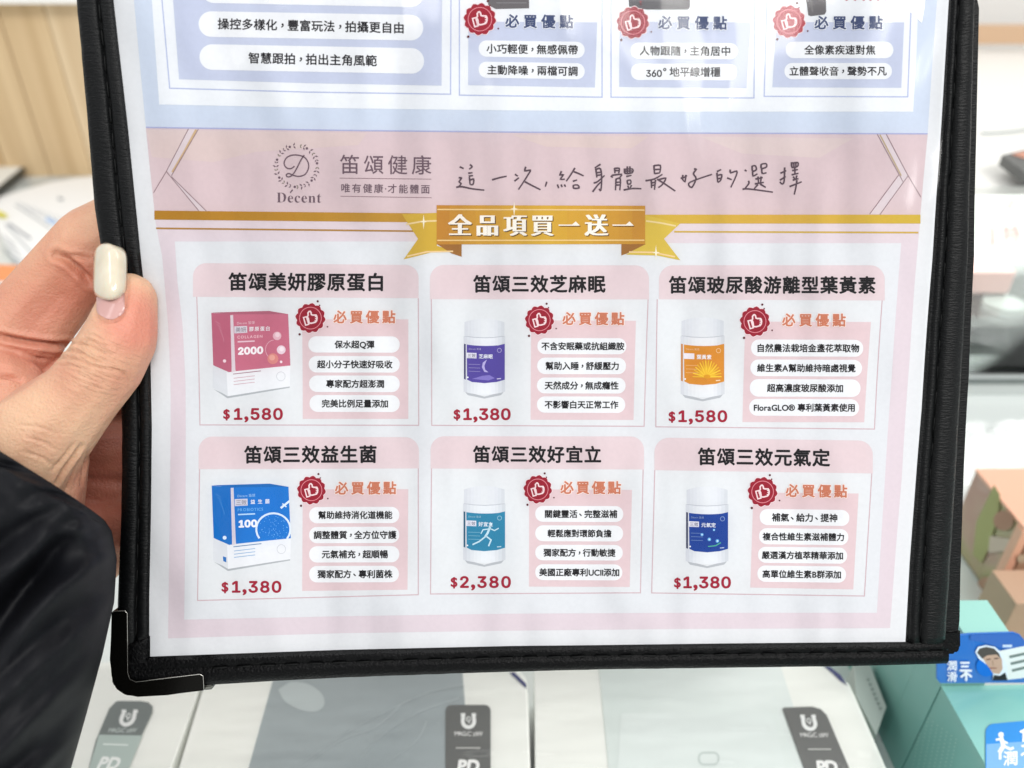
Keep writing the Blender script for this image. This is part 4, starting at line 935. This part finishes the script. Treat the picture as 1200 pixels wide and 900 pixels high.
sp = N.new('ShaderNodeMapRange'); sp.inputs['From Min'].default_value = .62; sp.inputs['From Max'].default_value = .75; L.new(nz(420, 2), sp.inputs['Value'])
base = mixc(math_('MULTIPLY', sp.outputs[0], .16), base, lin('c98a70'))
L.new(base, b.inputs['Base Color'])
# fine skin lines: cells, and wrinkles across the thumb near its joint
ax = (at(150, 352, .19)-at(88, 470, .19)).normalized()
dp = N.new('ShaderNodeVectorMath'); dp.operation = 'DOT_PRODUCT'; L.new(tc.outputs['Object'], dp.inputs[0]); dp.inputs[1].default_value = ax
mv = N.new('ShaderNodeVectorMath'); mv.operation = 'SCALE'; mv.inputs[0].default_value = ax; L.new(math_('MULTIPLY', dp.outputs['Value'], 1.0), mv.inputs['Scale'])
ad = N.new('ShaderNodeVectorMath'); ad.operation = 'MULTIPLY_ADD'; L.new(mv.outputs[0], ad.inputs[0]); ad.inputs[1].default_value = (6, 6, 6); L.new(tc.outputs['Object'], ad.inputs[2])
wn = N.new('ShaderNodeTexNoise'); wn.inputs['Scale'].default_value = 130; wn.inputs['Detail'].default_value = 3; L.new(ad.outputs[0], wn.inputs[0])
wr = math_('MULTIPLY', math_('MULTIPLY', wn.outputs['Fac'], 1.0), math_('ADD', ball(at(118, 425, .183), .003, .013), .05))
hgt = math_('ADD', math_('MULTIPLY', wr, 1.0), math_('ADD', math_('MULTIPLY', nz(1500, 2), .22), math_('MULTIPLY', nz(420, 3), .22)))
bu = N.new('ShaderNodeBump'); bu.inputs['Distance'].default_value = .0011; bu.inputs['Strength'].default_value = 1.0; L.new(hgt, bu.inputs['Height']); L.new(bu.outputs[0], b.inputs['Normal'])

def hand_volume(chains):
    bm = bmesh.new()
    for ch in chains:
        for (x0, y0, d0, r0), (x1, y1, d1, r1) in zip(ch, ch[1:]):
            a, c_ = at(x0, y0, d0), at(x1, y1, d1); ra, rb = r0*d0/F, r1*d1/F
            n_ = max(2, int((c_-a).length/(min(ra, rb)*.16)))
            for i in range(n_+1):
                t_ = i/n_; bmesh.ops.create_icosphere(bm, subdivisions=2, radius=ra+(rb-ra)*t_, matrix=Matrix.Translation(a.lerp(c_, t_)))
    me = bpy.data.meshes.new('hand_volume'); bm.to_mesh(me); bm.free()
    t_ = bpy.data.objects.new('hand_volume', me); col.objects.link(t_)
    m_ = t_.modifiers.new('r', 'REMESH'); m_.mode = 'VOXEL'; m_.voxel_size = .00055; m_.use_smooth_shade = True
    s_ = t_.modifiers.new('s', 'SMOOTH'); s_.factor = .6; s_.iterations = 14
    dg = bpy.context.evaluated_depsgraph_get(); out = bpy.data.meshes.new_from_object(t_.evaluated_get(dg)); bpy.data.objects.remove(t_)
    return out
thumb = [(152, 350, .1945, 31), (147, 372, .1935, 36), (141, 396, .193, 41.5), (122, 430, .1925, 44), (90, 468, .192, 46), (48, 508, .192, 58), (4, 560, .193, 68), (-30, 640, .195, 74), (-60, 740, .196, 74)]
heel = [(60, 520, .196, 42), (66, 560, .199, 34), (48, 620, .20, 44)]
index = [(-30, 420, .222, 46), (14, 386, .222, 42), (62, 332, .2235, 41), (112, 290, .2255, 49), (180, 250, .2255, 42), (260, 215, .2255, 40), (320, 195, .225, 36)]
index2 = [(112, 305, .225, 44), (86, 344, .224, 29), (58, 382, .223, 29), (20, 415, .224, 38)]
palm = [(-40, 430, .222, 50), (0, 470, .214, 58), (20, 540, .212, 62), (10, 620, .208, 66), (-30, 720, .203, 70)]
mid = [(0, 440, .226, 44), (50, 455, .231, 38), (120, 450, .2335, 42), (200, 430, .233, 40), (310, 405, .232, 36)]
ring = [(20, 510, .226, 44), (70, 520, .231, 40), (130, 530, .2335, 43), (220, 520, .2325, 40), (300, 510, .231, 35)]
little = [(20, 580, .226, 42), (70, 600, .231, 38), (130, 615, .2325, 38), (200, 612, .231, 34), (255, 606, .2295, 30)]
fill = [(40, 545, .228, 36), (90, 560, .232, 34), (150, 570, .2345, 32)]
fill2 = [(20, 620, .222, 46), (70, 650, .226, 44), (112, 655, .23, 34)]
hm = hand_volume([thumb, heel, index, index2, palm, mid, ring, little, fill, fill2])
CREASE = [([(111, 358), (113, 370), (120, 376.5), (129, 378), (139, 375), (146, 367), (149, 356), (150, 340), (150, 324)], 1.3, .0003), ([(74, 411), (88, 411), (98, 415), (108, 421), (121, 425)], 1.5, .00042), ([(82, 402), (98, 403), (112, 408), (122, 414), (131, 416)], 1.3, .0004), ([(66, 420), (86, 420), (104, 427), (125, 433)], 1.4, .00032),
  ([(92, 398), (106, 399), (118, 404), (126, 409)], 1.2, .00028), ([(128, 432), (140, 434), (149, 440), (152, 447)], 1.3, .00032), ([(62, 428), (84, 428), (104, 434)], 1.2, .0002), ([(100, 391), (112, 393), (122, 399)], 1.1, .0002),
  ([(96, 522), (86, 535), (74, 552), (62, 575)], 2.2, .0006), ([(104, 530), (98, 548), (95, 570)], 1.6, .0003), ([(86, 520), (74, 536), (60, 552)], 1.5, .0003), ([(90, 545), (82, 562), (76, 580)], 1.4, .0003),
  ([(30, 512), (50, 518), (66, 528)], 1.5, .00018), ([(28, 530), (48, 536), (62, 545)], 1.5, .0002), ([(20, 498), (44, 500), (66, 508)], 1.5, .00014),
  ([(66, 299), (76, 303), (88, 312), (98, 322), (106, 330)], 4.0, .0012), ([(78, 298), (90, 300), (104, 303)], 2.5, .0005), ([(0, 394), (30, 400), (60, 404), (80, 404)], 3.0, .0012), ([(0, 440), (12, 442), (24, 446)], 2.5, .0008), ([(30, 415), (44, 420), (58, 422)], 2.0, .0004)]
import numpy as np
nv = len(hm.vertices); co = np.zeros(nv*3, 'f'); no = np.zeros(nv*3, 'f'); hm.vertices.foreach_get('co', co); hm.vertices.foreach_get('normal', no); co = co.reshape(-1, 3); no = no.reshape(-1, 3)
q = co - np.array(CAM); dd = q @ np.array(FW); PX = 600+F*(q @ np.array(RT))/dd; PY = 450-F*(q @ np.array(UP))/dd
front = (no*q).sum(1) < 0; dep = np.zeros(nv)
for pts, wd, am in CREASE:
    best = np.full(nv, 1e9); P_ = spl(pts, 4)
    for (x0, y0), (x1, y1) in zip(P_, P_[1:]):
        vx, vy = x1-x0, y1-y0; t_ = np.clip(((PX-x0)*vx+(PY-y0)*vy)/(vx*vx+vy*vy), 0, 1); best = np.minimum(best, np.hypot(PX-x0-t_*vx, PY-y0-t_*vy))
    e_ = np.minimum(np.hypot(PX-P_[0][0], PY-P_[0][1]), np.hypot(PX-P_[-1][0], PY-P_[-1][1]))
    am *= 2.0; dep += am*np.exp(-(best/wd)**2)*np.clip(.35+e_/14, 0, 1) - .3*am*np.exp(-((best-2.2*wd)/wd)**2)*np.clip(e_/14, 0, 1)
co -= no*(dep*front)[:, None]
hm.vertices.foreach_set('co', co.astype('f').ravel()); hm.update()
person = empty('person', at(20, 560, .2)); tag(person, 'left hand with a long cream thumbnail in a black sleeve gripping the folder', 'person')
hm.name = 'hand'; hm.materials.clear(); link('hand', hm, skin, person, True)
# long gel nail and the bare nail growing out below it
def shell(name, rows, m, bul, th, nn=24):
    """rows: (left px, right px, y, depth) from base to tip"""
    bm = bmesh.new(); G_ = []
    for xl, xr, yl, yr, d_ in rows:
        G_.append([bm.verts.new(at(xl+(xr-xl)*i/nn, yl+(yr-yl)*i/nn, d_ + bul*(1-math.sqrt(1-.9*(2*i/nn-1)**2))/(1-math.sqrt(.1)) )) for i in range(nn+1)])
    for a, c_ in zip(G_, G_[1:]):
        for i in range(nn): bm.faces.new((a[i], a[i+1], c_[i+1], c_[i]))
    bmesh.ops.recalc_face_normals(bm, faces=bm.faces)
    if bm.faces[:][0].normal.dot(CAM-bm.verts[:][0].co) < 0: bmesh.ops.reverse_faces(bm, faces=bm.faces)
    bmesh.ops.solidify(bm, geom=bm.faces[:], thickness=th)
    return from_bm(bm, name, m, person, True)
nail_m = mat('gel_nail', 'dcd2bd', .13, .6, Coat_Weight=.6, Coat_Roughness=.06, Subsurface_Weight=.15, Subsurface_Scale=.002)
add_noise_color(nail_m, 'c6baa2', 130, .7, (1, 1, 1), 3)
bed_m = mat('bare_nail', 'c29690', .3, .5, Coat_Weight=.3)
rows = []
for i in range(40):
    t_ = (1-math.cos(math.pi*i/39))/2; y = 352-66*t_; e_ = abs(2*t_-1)**5; hw = (1-e_)**(1/2.6) if e_ < 1 else 0
    cx = 128.5+1.3*t_; W = (20.5-.8*t_)*max(hw, .25)
    rows.append((cx-W, cx+W, y-2*t_, y+1.5*t_, .1842+.0035*t_**1.6+.0022*(1-min(1, hw))))
shell('gel_nail', rows, nail_m, .0042, .0005)
rows = []
for i in range(30):
    t_ = (1-math.cos(math.pi/2*i/29)); y = 372-26*t_; hw = math.sqrt(max(.02, 1-max(0, 1-t_/.42)**2.6))
    cx = 129.5; W = 17.2*hw
    rows.append((cx-W, cx+W, y+2, y-3, .1846-.0003*t_))
from mathutils.bvhtree import BVHTree
bvh = BVHTree.FromPolygons([tuple(v) for v in co], [tuple(p.vertices) for p in hm.polygons])
bm = bmesh.new(); G_ = []; nn = 20
for i in range(26):
    t_ = i/25; y = 374.5-29*t_; hw = math.sqrt(max(.0, 1-max(0, 1-t_/.45)**3.6)); hw = max(hw, .45); row = []; last = .1862
    for k_ in range(nn, -1, -1):
        s_ = 2*k_/nn-1; x_ = 129.5+16.8*hw*s_; yy = y+2.5*s_*s_*-1
        h_ = bvh.ray_cast(CAM, ray(x_, yy).normalized())
        d_ = (h_[0]-CAM).dot(FW) if h_[0] is not None and (h_[0]-CAM).dot(FW) < .1925 else last+.0006
        d_ = min(d_, last+.0009); last = d_; row.append(bm.verts.new(at(x_, yy, d_-.00032)))
    G_.append(row)
for a, c_ in zip(G_, G_[1:]):
    for i in range(nn): bm.faces.new((a[i], a[i+1], c_[i+1], c_[i]))
bmesh.ops.smooth_vert(bm, verts=bm.verts[:], factor=.5, use_axis_x=True, use_axis_y=True, use_axis_z=True)
bmesh.ops.recalc_face_normals(bm, faces=bm.faces)
if bm.faces[:][0].normal.dot(CAM-bm.verts[:][0].co) < 0: bmesh.ops.reverse_faces(bm, faces=bm.faces)
from_bm(bm, 'bare_nail', bed_m, person, True)

cloth = mat('black_fabric', '0a0b10', .6, .2); add_bump(cloth, 2600, .00008, (1, 1, 1), .5, 1)
SEC = [((-78, 487), (124, 612), .194, .026), ((-84, 498), (131, 622), .194, .0275), ((-110, 560), (137, 655), .193, .029), ((-150, 640), (134, 705), .192, .030), ((-180, 740), (120, 768), .190, .031), ((-200, 830), (101, 838), .188, .032), ((-212, 910), (80, 912), .186, .032), ((-225, 1010), (50, 1010), .184, .032)]
bm = bmesh.new(); rings = []; NA, NT = 120, 110
for j in range(NT):
    t_ = j/(NT-1)*(len(SEC)-1); k_ = min(int(t_), len(SEC)-2); f_ = t_-k_; f2 = f_
    A, B = SEC[k_], SEC[k_+1]; lx, ly = A[0][0]+(B[0][0]-A[0][0])*f2, A[0][1]+(B[0][1]-A[0][1])*f2
    rx, ry = A[1][0]+(B[1][0]-A[1][0])*f2, A[1][1]+(B[1][1]-A[1][1])*f2; d_ = A[2]+(B[2]-A[2])*f2; td = A[3]+(B[3]-A[3])*f2
    ring_ = []
    for i in range(NA):
        a = i*math.tau/NA; x_ = (lx+rx)/2+(rx-lx)/2*math.cos(a); y_ = (ly+ry)/2+(ry-ly)/2*math.cos(a)
        s_ = math.sin(a); dep_ = d_ - td*s_
        if j < 14 and s_ > 0: y_ -= 5*s_*(1-j/14); x_ += 3*s_*(1-j/14)
        # long folds that fall from the cuff's right towards the lower left
        g_ = math.cos(a)*2.6 + t_*.95
        fold = noise.noise(Vector((g_*1.5, t_*.35, 2)))*.0058 + noise.noise(Vector((g_*3.4+4, t_*.7, 5)))*.0012 + noise.noise(Vector((math.cos(a)*6, s_*3, t_*2.2)))*.0009
        ridge = -.0075*math.exp(-((math.cos(a)-(.78-.16*t_))/.10)**2)*min(1, max(0, t_-1.2)) if s_ > 0 else 0
        amp = min(1, .15+j/16)
        ring_.append(bm.verts.new(at(x_, y_, dep_ - (fold*amp + ridge)*(abs(s_)**.6))))
    rings.append(ring_)
# turned-in hem
inner = [bm.verts.new(v.co.lerp(sum((u_.co for u_ in rings[0]), Vector())/NA, .05)) for v in rings[0]]
inner2 = [bm.verts.new(v.co.lerp(sum((u_.co for u_ in rings[6]), Vector())/NA, .07)) for v in rings[6]]
for a_, c_ in list(zip(rings, rings[1:]))+[(inner, rings[0]), (inner2, inner)]:
    for i in range(NA): bm.faces.new((a_[i], a_[(i+1) % NA], c_[(i+1) % NA], c_[i]))
bmesh.ops.recalc_face_normals(bm, faces=bm.faces)
from_bm(bm, 'sleeve', cloth, person, True)
